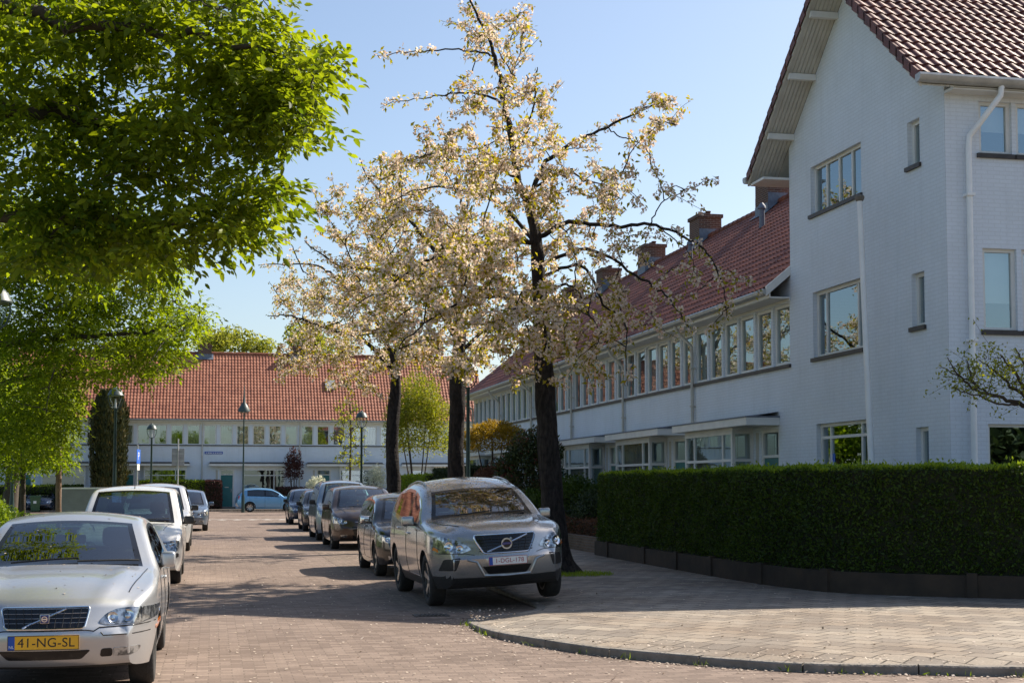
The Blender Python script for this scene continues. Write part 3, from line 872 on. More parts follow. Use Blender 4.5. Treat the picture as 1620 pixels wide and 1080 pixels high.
# boarded soffit with purlin ends
mb = MB()
nb = 7
for k in range(nb):
    y0 = -OV + .05 + k * (OV - .05) / nb; y1 = y0 + (OV - .05) / nb - .008
    for x_e, z_e in ((-.77, 8.05), (6.79, 8.12)):
        mb.add([(x_e, y0, z_e), (x_e, y1, z_e), (ax, y1, az), (ax, y0, az), (x_e, y0, z_e + .03), (x_e, y1, z_e + .03), (ax, y1, az + .03), (ax, y0, az + .03)],
               [(0, 1, 2, 3), (0, 1, 5, 4), (1, 2, 6, 5), (3, 0, 4, 7)])
for x_e, z_e in ((-.77, 8.05), (6.79, 8.12)):
    mb.quad((x_e, 0, z_e), (x_e, GD, z_e), (ax, GD, az - .004), (ax, 0, az - .004))
    mb.add([(x_e, -OV, z_e - .02), (ax, -OV, az - .02), (ax, -OV, az + .05), (x_e, -OV, z_e + .05), (x_e, -OV + .045, z_e - .02), (ax, -OV + .045, az - .02), (ax, -OV + .045, az + .05), (x_e, -OV + .045, z_e + .05)],
           [(0, 1, 2, 3), (4, 5, 6, 7), (0, 1, 5, 4), (3, 0, 4, 7)])
mb.build('soffit', MATS['grey_wood'], g)
for t in (.27, .56, .84):
    mb = MB(); x = -.77 + (ax + .77) * t; mb.box(x - .05, x + .05, -OV + .05, -.004, zl(x) - .12, zl(x) - .003)
    mb.build('purlin_end', MATS['white_wood'], g)
for nm, x0, z0, sg in (('gutter', 6.79, 8.12, 1), ('gutter', -.77, 8.05, -1)):
    mb = MB()
    gp = [(x0 + sg * .13, z0 + .18), (x0 + sg * .15, z0 + .14), (x0 + sg * .13, z0 + .08), (x0 + sg * .07, z0 + .04), (x0 - sg * .01, z0 + .04), (x0 - sg * .03, z0 + .08), (x0 - sg * .03, z0 + .17)]
    mb.prism(gp, 'y', -OV - .06, GD + .3)
    mb.build(nm, MATS['zinc'], g, smooth=40)
    mb = MB()
    xs = sorted((x0 - sg * .02, GW + .003 if sg > 0 else -.003))
    mb.box(xs[0], xs[1], .0 if sg > 0 else -OV + .05, GD, z0 - .02, z0 + .03)
    mb.build('eaves_board', MATS['white_wood'], g)
mb = MB()
mb.tube([(6.83, .82, 8.17), (6.83, .80, 8.02), (6.62, .50, 7.55), (6.53, .40, 7.40), (6.53, .38, 7.2), (6.53, .38, .1)], .05, 10)
for z in (6.4, 4.0, 1.9): mb.box(GW + .002, 6.6, .31, .45, z, z + .045)
mb.build('downspout', MATS['pole_white'], g, smooth=50)
def gsill(a, b, z, side=False):
    mb = MB()
    if side: mb.box(GW + .002, GW + .05, a - .05, b + .05, z - .075, z - .003); mb.box(GW - .1, GW - .003, a + .005, b - .005, z + .001, z + .012)
    else: mb.box(a - .05, b + .05, -.05, -.002, z - .075, z - .003); mb.box(a + .005, b - .005, .003, .1, z + .001, z + .012)
    mb.build('sill', MATS['dark_sill'], g)
specs = [((.25, .5, .75), (), 'none', .07), ((.2, .83), (), 'none', .08), ((.2, .8), (.85,), 'none', .08), ((), (), 'none', .08), ((), (), 'none', .08), ((), (), 'none', .08)]
for (a, b, c, d), (mu, tr, cu, fr) in zip(win_front, specs):
    window(g, b - a, d - c, (a, 0, c), 0, fr, mu, tr, cu, .09, thin=.055); gsill(a, b, c)
for i, (a, b, c, d) in enumerate(win_side):
    window(g, b - a, d - c, (GW, a, c), PI / 2, .07 if i < 4 else .06, (), (), ['blind', 'blind', 'lowblind', 'lowblind', 'none', 'none', 'none'][i], .06); gsill(a, b, c, True)
# small blue poster behind the ground floor window
mb = MB(); mb.box(1.58, 1.80, .118, .122, 1.75, 2.28)
po = mb.build('window_poster', MATS['sign_blue'], g)
mb = MB(); mb.prism([(1.64, 1.82), (1.74, 1.82), (1.74, 2.08), (1.69, 2.2), (1.64, 2.08)], 'y', .112, .1165); mb.build('poster_figure', MATS['ink_white'], po)

# flagpole
fp = tag(empty('flagpole', (11.2, 22.78, .14)), 'white flagpole with a flat round cap leaning before the gabled house', 'flagpole')
mb = MB(); mb.tube([(0, -.02, 0), (0, .18, 2.9), (0, .42, 6.55)], [.062, .056, .048], 14); mb.build('pole', MATS['pole_white'], fp, smooth=50)
mb = MB(); mb.lathe([(0, .0), (.06, .0), (.085, .05), (.085, .085), (.05, .11), (0, .12)], 16, Matrix.Translation((0, .42, 6.55))); mb.build('cap', MATS['kerb_concrete'], fp, smooth=40)
mb = MB(); mb.box(-.09, .09, -.12, .08, 0, .35); mb.build('foot', MATS['zinc'], fp)
# ------------------------------------------------------------------ cars (local x: 0 front .. L rear, z up)
def pchip(xs, ys):
    xs, ys = list(xs), list(ys)
    q = [(float(xs[0]), float(ys[0]))]
    for a, b in zip(xs[1:], ys[1:]):
        if a > q[-1][0] + 1e-4: q.append((float(a), float(b)))
    xs, ys = [a for a, _ in q], [b for _, b in q]; n = len(xs)
    h = [xs[i + 1] - xs[i] for i in range(n - 1)]; d = [(ys[i + 1] - ys[i]) / h[i] for i in range(n - 1)]
    m = [d[0]] + [0 if d[i - 1] * d[i] <= 0 else 2 * d[i - 1] * d[i] / (d[i - 1] + d[i]) for i in range(1, n - 1)] + [d[-1]]
    def f(x):
        if x <= xs[0]: return ys[0]
        if x >= xs[-1]: return ys[-1]
        i = 0
        while x > xs[i + 1]: i += 1
        t = (x - xs[i]) / h[i]
        return ((1 + 2 * t) * (1 - t) ** 2 * ys[i] + t * (1 - t) ** 2 * h[i] * m[i] + t * t * (3 - 2 * t) * ys[i + 1] + t * t * (t - 1) * h[i] * m[i + 1])
    return f

def wheel_meshes(r, w, spokes, rim_r):
    mb = MB()
    M = Matrix.Rotation(PI / 2, 4, 'X')
    h = w / 2
    mb.lathe([(rim_r, -h * .78), (rim_r + .012, -h * .92), (r * .86, -h), (r * .95, -h * .93), (r * .99, -h * .72), (r, -h * .4), (r, h * .4), (r * .99, h * .72), (r * .95, h * .93), (r * .86, h), (rim_r + .012, h * .92), (rim_r, h * .78)], 36, M)
    for k in range(3):
        z = (-.35 + .35 * k) * h
        mb.lathe([(r + .0006, z - .006), (r + .0006, z + .006)], 36, M)
    ty = mb.mesh('tyre', smooth=50)
    mb = MB()
    # disc faces -y side (outer face)
    mb.lathe([(rim_r + .008, h * .72), (rim_r + .008, -h * .86), (rim_r - .02, -h * .86), (rim_r - .03, -h * .4), (rim_r - .04, h * .7)], 36, M)
    def arm(a, wi, wo):
        ca, sa = math.cos(a), math.sin(a)
        pts = []
        for rr, ww in ((.05, wi), (rim_r - .02, wo)):
            for s in (-1, 1):
                x = rr * ca - s * ww * sa; z = rr * sa + s * ww * ca
                pts.append((x, z))
        y0 = -h * .62; y1 = -h * .80
        vs = [(pts[0][0], y0, pts[0][1]), (pts[1][0], y0, pts[1][1]), (pts[3][0], y1, pts[3][1]), (pts[2][0], y1, pts[2][1])]
        vs += [(x, y + .03, z) for x, y, z in vs]
        mb.add(vs, [(0, 1, 2, 3), (4, 7, 6, 5), (0, 4, 5, 1), (1, 5, 6, 2), (2, 6, 7, 3), (3, 7, 4, 0)])
    for k in range(spokes):
        arm(2 * PI * k / spokes + .3, .028, .045)
    mb.lathe([(0, h * .74), (.055, h * .70), (.06, h * .55), (.06, h * .2)], 16, M)
    mb.lathe([(0, h * .2), (rim_r - .03, h * .2)], 24, M, 1)
    rim = mb.mesh('rim', smooth=40)
    return ty, rim

def inpoly(p, poly):
    x, y = p; c = False; n = len(poly)
    for i in range(n):
        x1, y1 = poly[i]; x2, y2 = poly[(i + 1) % n]
        if (y1 > y) != (y2 > y) and x < (x2 - x1) * (y - y1) / (y2 - y1) + x1: c = not c
    return c

def round_poly(poly, r=.02, n=4):
    out = []
    N = len(poly)
    for i in range(N):
        a = Vector(poly[i - 1]); b = Vector(poly[i]); c = Vector(poly[(i + 1) % N])
        d1 = (a - b); d2 = (c - b)
        rr = min(r, d1.length * .45, d2.length * .45)
        p = b + d1.normalized() * rr; q = b + d2.normalized() * rr
        for k in range(n + 1):
            t = k / n
            s = p * (1 - t) ** 2 + b * 2 * t * (1 - t) + q * t * t
            out.append((s.x, s.y))
    return out

def scale_poly(poly, d):
    """inset polygon by d (approx, towards inside, any orientation)"""
    n = len(poly)
    A = sum(poly[i][0] * poly[(i + 1) % n][1] - poly[(i + 1) % n][0] * poly[i][1] for i in range(n))
    sg = 1 if A > 0 else -1
    out = []
    for i in range(n):
        a = Vector(poly[i - 1]); b = Vector(poly[i]); c = Vector(poly[(i + 1) % n])
        n1 = Vector((-(b - a).y, (b - a).x)); n2 = Vector((-(c - b).y, (c - b).x))
        if n1.length: n1.normalize()
        if n2.length: n2.normalize()
        m = n1 + n2
        m = m / max(.4, m.length_squared) * 2 if m.length > 1e-6 else n1
        out.append((b.x + m.x * d * sg * .5 * 1.0 if False else b.x + m.x * d * sg / 1.0 * .5 * 2 / 2, b.y + m.y * d * sg * .5 * 2 / 2))
    return out

CARS = []
class Skin:
    """projects outlines on the car body from the front (-x), the sides or the top"""
    def __init__(s, verts, faces):
        s.b = BVHTree.FromPolygons(verts, faces)
    def front(s, p, ang=0.0):
        d = Vector((math.cos(ang), math.sin(ang), 0)); o = Vector((0, p[0], p[1])) - d * 3
        if ang: o = Vector((0, 0, p[1])) + Vector((-math.sin(ang), math.cos(ang), 0)) * p[0] - d * 4
        h = s.b.ray_cast(o, d)
        return (h[0], -h[1] if h[1].dot(d) > 0 else h[1]) if h[0] else None
    def side(s, p, sg):
        h = s.b.ray_cast(Vector((p[0], 3 * sg, p[1])), Vector((0, -sg, 0)))
        return (h[0], -h[1] if h[1].y * sg < 0 else h[1]) if h[0] else None
    def top(s, p):
        h = s.b.ray_cast(Vector((p[0], p[1], 4)), Vector((0, 0, -1)))
        return (h[0], -h[1] if h[1].z < 0 else h[1]) if h[0] else None
    def patch(s, mb, poly, fn, off=.004, res=.035, mi=0, skirt=.02):
        n = len(poly)
        pts = []
        for i in range(n):
            a = Vector(poly[i]); b = Vector(poly[(i + 1) % n]); k = max(1, int((b - a).length / res))
            for j in range(k): q = a + (b - a) * j / k; pts.append((q.x, q.y))
        nb = len(pts)
        xs = [p[0] for p in pts]; ys = [p[1] for p in pts]
        x = min(xs) + res * .5
        sp = scale_poly(poly, res * .35)
        while x < max(xs):
            y = min(ys) + res * .5
            while y < max(ys):
                if inpoly((x, y), sp): pts.append((x, y))
                y += res
            x += res
        edges = [(i, (i + 1) % nb) for i in range(nb)]
        try:
            v, e, f, ov, _, _ = delaunay_2d_cdt([Vector(p) for p in pts], edges, [], 1, 1e-5)
        except Exception: return
        P = []
        last = None
        for q in v:
            h = fn((q[0], q[1]))
            if h is None: P.append(None)
            else: P.append(h)
        ok = [p for p in P if p]
        if not ok: return
        for i, p in enumerate(P):
            if p is None:
                q = Vector(v[i]); j = min((k for k in range(len(P)) if P[k]), key=lambda k: (Vector(v[k]) - q).length); P[i] = P[j]
        top = [p[0] + p[1] * off for p in P]
        fs = [tuple(t) for t in f]
        base = len(mb.v)
        mb.add(top, fs, mi)
        # skirt
        cnt = {}
        for t in fs:
            for a, b in zip(t, t[1:] + t[:1]): cnt[(a, b)] = cnt.get((a, b), 0) + 1
        low = {}
        vs = []; ff = []
        for (a, b) in cnt:
            if (b, a) in cnt: continue
            for q in (a, b):
                if q not in low: low[q] = len(vs); vs.append(P[q][0] - P[q][1] * skirt)
        b0 = len(mb.v)
        mb.add(vs, [], mi)
        for (a, b) in cnt:
            if (b, a) in cnt: continue
            mb.f.append((base + b, base + a, b0 + low[a], b0 + low[b])); mb.m.append(mi)
    def ring(s, mb, poly, fn, w=.02, off=.01, mi=0, step=.05):
        pts = []
        n = len(poly)
        for i in range(n):
            a = Vector(poly[i]); b = Vector(poly[(i + 1) % n]); k = max(1, int((b - a).length / step))
            for j in range(k): q = a + (b - a) * j / k; pts.append((q.x, q.y))
        path = []
        for p in pts:
            h = fn(p)
            if h: path.append(h[0] + h[1] * off)
        path += path[:2]
        mb.tube(path, w / 2, 6, mi)
    def line(s, mb, pts, fn, w=.012, off=.004, mi=0, step=.05, n=5):
        path = []
        for a, b in zip(pts[:-1], pts[1:]):
            a = Vector(a); b = Vector(b); k = max(1, int((b - a).length / step))
            for j in range(k + 1):
                q = a + (b - a) * j / k; h = fn((q.x, q.y))
                if h: path.append(h[0] + h[1] * off)
        if len(path) > 1: mb.tube(path, w / 2, n, mi)

def mir(poly): return [(-y, z) for y, z in poly]

def text_mesh(txt, size, depth=.002, space=1.0):
    cu = bpy.data.curves.new('lettering', 'FONT')
    cu.body = txt; cu.size = size; cu.extrude = depth; cu.align_x = 'CENTER'; cu.align_y = 'CENTER'; cu.space_character = space
    ob = bpy.data.objects.new('lettering_tmp', cu); COL.objects.link(ob)
    bpy.context.view_layer.update()
    me = bpy.data.meshes.new_from_object(ob)
    bpy.data.objects.remove(ob); bpy.data.curves.remove(cu)
    return me

def make_car(S):
    L, Wd, H = S['L'], S['W'], S['H']
    hw = Wd / 2
    r = S['r']; xf, xr = S['axles']
    up = pchip(*zip(*S['upper'])); lo = pchip(*zip(*S['lower'])); belt = pchip(*zip(*S['belt']))
    zt0 = S['upper'][0][1]
    xa, xb, xB, xs1, xq0, xq1 = S['cuts']        # windscreen foot, header, B pillar, end of side glass, rear window top / foot
    AR = r + S.get('archgap', .055)
    X = [0, .006, .02, .045, .08, .12, .17, .23, .3, L, L - .006, L - .02, L - .045, L - .08, L - .13, L - .19, L - .26, xa, xa - .05, xb, xb + .05, xB - .045, xB + .045, xs1, xq0, xq1, xa + .05, xa + S.get('tri', .34)]
    for c in (xf, xr): X += [c + AR * math.cos(PI * k / 18) for k in range(19)] + [c + AR * 1.004, c - AR * 1.004]
    X = sorted(X); Y = [X[0]]
    for x in X[1:]:
        if x - Y[-1] > .0035: Y.append(x)
    X = []
    for a, b in zip(Y[:-1], Y[1:]):
        k = max(1, math.ceil((b - a) / .075)); X += [a + (b - a) * j / k for j in range(k)]
    X.append(L)
    n1, n2, m = 13, 11, 26
    pl_f, pl_r = S.get('plan_f', (.26, .75)), S.get('plan_r', (.22, .6))
    def plan(x):
        p = 1.
        if x < pl_f[1]: p -= pl_f[0] * (1 - x / pl_f[1]) ** 2.6
        if L - x < pl_r[1]: p -= pl_r[0] * (1 - (L - x) / pl_r[1]) ** 2.6
        return p
    bw = S.get('bow', .16)
    bow = pchip([0, .6, xa, xb, xb + .8, xq0, L - .3, L], [bw, bw * .75, .13, .05, 0, -.03, -.07, -.12])
    crown = pchip([0, .1, .4, xa, xa + .1, xb, xB, xq0, xq1, L - .1, L], [0, .015, S.get('hoodcrown', .05), .035, .02, .035, .055, .04, .02, .01, 0])
    tum = S.get('tumble', .30)
    def yv(x, z, zt, zl):
        w = hw * plan(x)
        bz = belt(x)
        mid = S.get('mid', .56)
        y = w - (.055 * ((mid - z) / .35) ** 2 if z < mid else .03 * ((z - mid) / .4) ** 2)
        if z > bz:
            t = z - bz
            y = w - .03 * ((bz - mid) / .4) ** 2 - tum * t - .10 * t * t
        rr = min(S.get('round', .085), .45 * (zt - zl) + .001); d = zt - z
        if d < rr: y -= rr * (1 - math.sqrt(max(0, 1 - (1 - d / rr) ** 2)))
        return max(y, .05)
    NS = len(X)
    ZT, ZL = [], []
    for i, x in enumerate(X):
        zt = up(x); zl = lo(x)
        for c in (xf, xr):
            q = AR * AR - (x - c) ** 2
            if q > 0: zl = max(zl, r * S.get('rz', 1.) + math.sqrt(q))
        if i in (0, NS - 1): zl = zt
        ZT.append(zt); ZL.append(min(zl, zt))
    V = []; side = {}
    n = n1 + n2
    for sg in (1, -1):
        for i, x in enumerate(X):
            zt, zl = ZT[i], ZL[i]
            zb = min(belt(x), zl + .72 * (zt - zl))
            for j in range(n + 1):
                if j <= n1: z = zl + (zb - zl) * (j / n1)
                else:
                    t = (j - n1) / n2; z = zb + (zt - zb) * (1 - (1 - t) ** 1.5)
                side[sg, i, j] = len(V); V.append((x, sg * yv(x, z, zt, zl), z))
    F = []; MI = []; kind = []
    arch = lambda i: any(abs(X[i] - c) < AR for c in (xf, xr))
    for sg in (1, -1):
        for i in range(NS - 1):
            xm = (X[i] + X[i + 1]) / 2
            for j in range(n):
                q = (side[sg, i, j], side[sg, i + 1, j], side[sg, i + 1, j + 1], side[sg, i, j + 1])
                if sg < 0: q = q[::-1]
                k = 'body'
                if xa + S.get('tri', .34) < xm < xs1 and n1 <= j < n1 + n2 - 3:
                    k = 'pillar' if abs(xm - xB) < .045 else 'side'
                    if k == 'side' and (j == n1 or j == n1 + n2 - 4): k = 'rim'
                    if k != 'pillar': k += ('a' if sg > 0 else 'b') + ('f' if xm < xB else 'r')
                zc = sum(V[a][2] for a in q) / 4
                if k == 'body' and S.get('clad') and zc < S['clad'](xm): k = 'clad'
                F.append(q); kind.append(k)
    topi = {}; boti = {}
    for i, x in enumerate(X):
        for key, row, arr in (('t', n, topi), ('b', 0, boti)):
            a, b = V[side[1, i, row]], V[side[-1, i, row]]
            for k in range(m + 1):
                if k == 0: arr[i, k] = side[1, i, row]; continue
                if k == m: arr[i, k] = side[-1, i, row]; continue
                if key == 'b' and i in (0, NS - 1): arr[i, k] = topi[i, k]; continue
                t = 1 - 2 * k / m
                cz = crown(x) if key == 't' else 0
                arr[i, k] = len(V); V.append((x - bow(x) * (1 - t * t), a[1] * t, a[2] + cz * (1 - t * t) + (S.get('crease', .012) * math.exp(-((abs(t) - .60 - .12 * x) / .10) ** 2) * min(1, max(0, (x - .06) / .25)) * min(1, max(0, (xa - x) / .2)) if key == 't' and x < xa else 0)))
    pw = S.get('pillar_cols', 1)
    for i in range(NS - 1):
        xm = (X[i] + X[i + 1]) / 2
        for k in range(m):
            q = (topi[i, k], topi[i, k + 1], topi[i + 1, k + 1], topi[i + 1, k])
            kd = 'body'
            if xa < xm < xb:
                if pw <= k < m - pw:
                    kd = 'wind'
                    if k in (pw, m - pw - 1) or X[i] < xa + .06 or X[i + 1] > xb - .03: kd = 'windrim'
            elif xq0 < xm < xq1 and 2 <= k < m - 2:
                kd = 'rear'
                if k in (2, m - 3): kd = 'rearrim'
            if kd == 'body' and S.get('clad') and xm < .3 and sum(V[a][2] for a in q) / 4 < S['clad'](xm): kd = 'clad'
            F.append(q); kind.append(kd)
            q = (boti[i, k], boti[i + 1, k], boti[i + 1, k + 1], boti[i, k + 1])
            z = sum(V[a][2] for a in q) / 4
            front = xm < xf - AR - .02 or xm > xr + AR + .02
            slopev = abs(V[boti[i + 1, k]][2] - V[boti[i, k]][2]) / max(1e-4, X[i + 1] - X[i])
            kd = 'body' if front and slopev > .45 else 'under'
            if kd == 'body' and S.get('clad') and z < S['clad'](xm): kd = 'clad'
            F.append(q); kind.append(kd)
    root = tag(empty(S['name'], S['loc'], PI / 2), S['label'], 'car', S['group'])
    root.rotation_euler = (S.get('roll', 0), S.get('tilt', 0), PI / 2 + S.get('yaw', 0))
    if S.get('flip'): root.rotation_euler = (0, 0, S['flip'])
    ox = -xf
    T = lambda vs: [(v[0] + ox, v[1], v[2]) for v in vs]
    def sub(kinds):
        ids = [f for f, k in zip(F, kind) if k in kinds]
        used = sorted({v for f in ids for v in f}); mp = {v: i for i, v in enumerate(used)}
        return [V[v] for v in used], [tuple(mp[v] for v in f) for f in ids], [k for k in kind if k in kinds]
    def part(nm, kinds, mats, order, parent=root, smooth=32):
        vs, fs, ks = sub(kinds)
        mb = MB(); mb.v = T(vs); mb.f = fs; mb.m = [order[k] for k in ks]
        return mb.build(nm, mats, parent, smooth=smooth, clean=True)
    body = part('body', ('body', 'clad', 'under', 'pillar'), [MATS[S['paint']], MATS['black_plastic'], MATS['cabin'], MATS['gloss_black']], dict(body=0, clad=1, under=2, pillar=3))
    part('windscreen', ('wind', 'windrim_'), [MATS['car_glass']], dict(wind=0))
    part('windscreen_rubber', ('windrim',), [MATS['gloss_black']], dict(windrim=0))
    part('rear_window_rubber', ('rearrim',), [MATS['gloss_black']], dict(rearrim=0))
    part('rear_window', ('rear',), [MATS['car_glass']], dict(rear=0))
    for q in ('af', 'ar', 'bf', 'br'):
        part('side_window', ('side' + q,), [MATS['side_glass']], {'side' + q: 0})
        part('window_trim', ('rim' + q,), [MATS[S.get('trim', 'gloss_black')]], {'rim' + q: 0})
    sk = Skin(T([V[i] for i in range(len(V))]), F)
    fr = sk.front
    sd = lambda sg: (lambda p: sk.side((p[0] + ox, p[1]), sg))
    tp = lambda p: sk.top((p[0] + ox, p[1]))
    # panel gaps
    mb = MB()
    for sg in (1, -1):
        for pts in S['gaps_side']: sk.line(mb, pts, sd(sg), .009, .0005, step=.08)
    for pts in S.get('gaps_top', []):
        sk.line(mb, pts, tp, .011, .002, step=.06); sk.line(mb, [(x, -y) for x, y in pts], tp, .011, .002, step=.06)
    for pts in S.get('gaps_front', []):
        sk.line(mb, pts, fr, .010, .0, step=.05); sk.line(mb, mir(pts), fr, .010, .0, step=.05)
    if mb.v: mb.build('panel_gap', MATS['gloss_black'], root)
    # lights
    for sg in (1, -1):
        poly = round_poly(S['headlight'], .025)
        if sg < 0: poly = mir(poly)
        mb = MB(); sk.patch(mb, poly, fr, .006, .03)
        hl = mb.build('headlight', MATS['lamp_lens'], root, smooth=40)
        mb = MB()
        for (y, z, rad) in S.get('bowls', []):
            h = fr((sg * y, z))
            if h:
                x_, y_, z_ = basis(-h[1]) ; M = Matrix.Translation(h[0] + h[1] * .009) @ h[1].to_track_quat('Z', 'Y').to_matrix().to_4x4()
                mb.lathe([(rad, .004), (rad * .85, .0), (rad * .5, -.003), (rad * .35, .004), (0, .006)], 18, M)
        if mb.v: mb.build('reflector', MATS['lamp_bowl'], hl, smooth=40)
        if S.get('indicator'):
            mb = MB(); poly = S['indicator'] if sg > 0 else mir(S['indicator']); sk.patch(mb, round_poly(poly, .01), fr, .009, .03)
            mb.build('indicator', MATS[S.get('ind_mat', 'amber')], hl, smooth=40)
    for nm, poly, matn, off, mirror in S.get('patches', []):
        for sg in ((1, -1) if mirror else (1,)):
            mb = MB(); sk.patch(mb, round_poly(poly if sg > 0 else mir(poly), .02), fr, off, .04)
            mb.build(nm, MATS[matn], root, smooth=40)
    for nm, poly, matn, w in S.get('rings', []):
        mb = MB(); sk.ring(mb, round_poly(poly, .03), fr, w, .008); mb.build(nm, MATS[matn], root, smooth=50)
    mbs = {}
    for nm, pts, matn, w, mirror in S.get('bars', []):
        for sg in ((1, -1) if mirror else (1,)):
            mb = mbs.setdefault((nm, matn), MB()); sk.line(mb, pts if sg > 0 else mir(pts), fr, w, .009, n=6)
    for (nm, matn), mb in mbs.items(): mb.build(nm, MATS[matn], root, smooth=50)
    if S.get('badge'):
        y, z, rad, sty = S['badge']
        h = fr((y, z)); c = h[0]
        b = MB(); M = Matrix.Translation((c.x - .022, y, z)) @ Matrix.Rotation(-PI / 2, 4, 'Y')
        if sty == 'square':
            b.rbox(c.x - .03, c.x - .012, y - rad, y + rad, z - rad, z + rad, .006)
            ring = b.build('badge', MATS['alloy'], root, smooth=40)
            b = MB(); b.rbox(c.x - .034, c.x - .029, y - rad * .82, y + rad * .82, z - rad * .82, z + rad * .82, .004); b.build('badge_field', MATS['badge_blue'], ring)
            b = MB(); M = Matrix.Translation((c.x - .034, y, z)) @ Matrix.Rotation(-PI / 2, 4, 'Y'); b.lathe([(rad * .62, 0), (rad * .62, .005), (rad * .45, .005), (rad * .45, 0)], 20, M)
            b.box(c.x - .041, c.x - .034, y - rad * .5, y + rad * .5, z - rad * .14, z + rad * .14)
            b.build('badge_ring', MATS['chrome'], ring)
        else:
            b.lathe([(rad * .98, -.012), (rad, 0), (rad * .98, .012), (rad * .74, .012), (rad * .70, -.004)], 28, M)
            a = Vector((0, -1, 1)).normalized() * rad
            b.tube([(c.x - .026, y + a.y * .9, z + a.z * .9), (c.x - .026, y + a.y * 1.32, z + a.z * 1.32)], [.016, .02], 8)
            ring = b.build('badge', MATS['alloy'], root, smooth=40)
            b = MB(); b.lathe([(rad * .74, -.004), (rad * .74, .0), (0, .0)], 24, M); b.build('badge_field', MATS['gloss_black'], ring)
            b = MB(); b.rbox(c.x - .038, c.x - .020, y - rad * .86, y + rad * .86, z - rad * .2, z + rad * .2, .004); b.build('badge_band', MATS['badge_blue'], ring)
    # number plate
    P = S.get('plate')
    if P:
        txt, z, bg, ink = P[:4]
        c = fr((0, z))[0]; x = c.x - .014
        for yy in (.25, -.25):
            hh = fr((yy, z)); x = min(x, hh[0].x - .004)
        mb = MB(); mb.rbox(x - .006, x + .006, -.26, .26, z - .055, z + .055, .003)
        pl = mb.build('number_plate', MATS[bg], root)
        mb = MB(); mb.box(x - .0075, x - .0062, .208, .257, z - .052, z + .052); mb.build('plate_band', MATS['plate_blue'], pl)
        me = text_mesh(txt, P[4] if len(P) > 4 else .088, .0005, 1.04)
        o = inst('plate_lettering', me, MATS[ink], pl, (x - .0068, -.02, z - .002)); o.rotation_euler = (PI / 2, 0, -PI / 2)
        if bg == 'plate_yellow':
            me = text_mesh('NL', .03, .0003); o = inst('plate_country', me, MATS['ink_white'], pl, (x - .008, .232, z - .03)); o.rotation_euler = (PI / 2, 0, -PI / 2)
        mb = MB()
        for a, b, c_, d_ in ((-.26, .26, .05, .055), (-.26, .26, -.055, -.05), (-.26, -.255, -.05, .05), (.255, .26, -.05, .05)): mb.box(x - .0078, x - .006, a, b, z + c_, z + d_)
        mb.build('plate_border', MATS[ink], pl)
    # mirrors, handles
    mx, mz = S['mirror']
    for sg in (1, -1):
        w = yv(mx, mz, up(mx), .3)
        mb = MB()
        y0, y1 = sorted((sg * (w + .035), sg * (w + S.get('mirror_w', .215))))
        mb.rbox(mx + ox - .03, mx + ox + .075, y0, y1, mz - .065, mz + .075, .032, seg=3)
        mm = mb.build('wing_mirror', MATS[S.get('mirror_mat', S['paint'])], root, smooth=50)
        mb = MB(); mb.tube([(mx + ox + .01, sg * (w - .03), mz - .05), (mx + ox + .02, sg * (w + .08), mz - .045)], .022, 8); mb.build('mirror_foot', MATS['black_plastic'], mm, smooth=50)
        mb = MB(); y0, y1 = sorted((sg * (w + .055), sg * (w + S.get('mirror_w', .215) - .015))); mb.box(mx + ox + .0755, mx + ox + .078, y0, y1, mz - .045, mz + .055); mb.build('mirror_glass', MATS['chrome'], mm)
        for hx in S['handles']:
            hz = belt(hx) - .1; h = sd(sg)((hx, hz))
            if h:
                mb = MB(); c = h[0]; y0, y1 = sorted((c.y, c.y + sg * .03)); mb.rbox(c.x - .09, c.x + .09, y0, y1, c.z - .014, c.z + .014, .01)
                mb.build('door_handle', MATS[S.get('handle_mat', S['paint'])], root, smooth=50)
    # wipers
    mb = MB()
    for y0, y1 in ((.42, -.12), (-.12, -.62)):
        pts = []
        for k in range(7):
            t = k / 6; y = y0 + (y1 - y0) * t
            h = sk.top((xa + ox + .03 + .10 * t * (1 - .2 * t) - bow(xa) * (1 - (y / hw) ** 2), y))
            if h: pts.append(h[0] + h[1] * .022)
        if len(pts) > 2: mb.tube(pts, .009, 6)
    if mb.v: mb.build('wiper', MATS['black_plastic'], root)
    # cabin
    mb = MB()
    x0, x1 = xa + ox, xq1 + ox - .1
    zf = max(.42, AR + r - .02) if False else .46
    wi = hw - .16
    mb.box(x0 - .1, x1, -wi, wi, zf, zf + .02)
    zd = belt(xa + .3)
    mb.rbox(x0 - .05, x0 + .38, -wi, wi, zd - .25, zd - .0, .06)
    mb.box(x1 - .02, x1, -wi, wi, zf, belt(xs1) - .05)
    for sg in (1, -1): mb.box(x0, x1, sg * (hw - .13) - .01, sg * (hw - .13) + .01, zf, belt(xB) - .05)
    cab = mb.build('cabin', MATS['cabin'], root, smooth=40)
    mb = MB()
    hs = S.get('seat', zd - .42)
    for sg in (1, -1):
        sx = xB + ox - .25
        mb.rbox(sx - .3, sx + .25, sg * .37 - .24, sg * .37 + .24, zf + .05, zf + .25, .05)
        vs = []
        mb.rbox(sx + .2, sx + .36, sg * .37 - .24, sg * .37 + .24, zf + .2, zd + .16, .06)
        mb.rbox(sx + .26, sx + .36, sg * .37 - .13, sg * .37 + .13, zd + .19, zd + .37, .045)
        mb.rbox(sx + 1.2, sx + 1.3, sg * .37 - .12, sg * .37 + .12, zd + .1, zd + .26, .04)
    mb.rbox(xB + ox + .6, xB + ox + .78, -.62, .62, zf + .2, zd + .08, .06); mb.rbox(xB + ox + .2, xB + ox + .75, -.62, .62, zf + .05, zf + .28, .05)
    mb.build('seat', MATS['cabin'], cab, smooth=40)
    mb = MB()
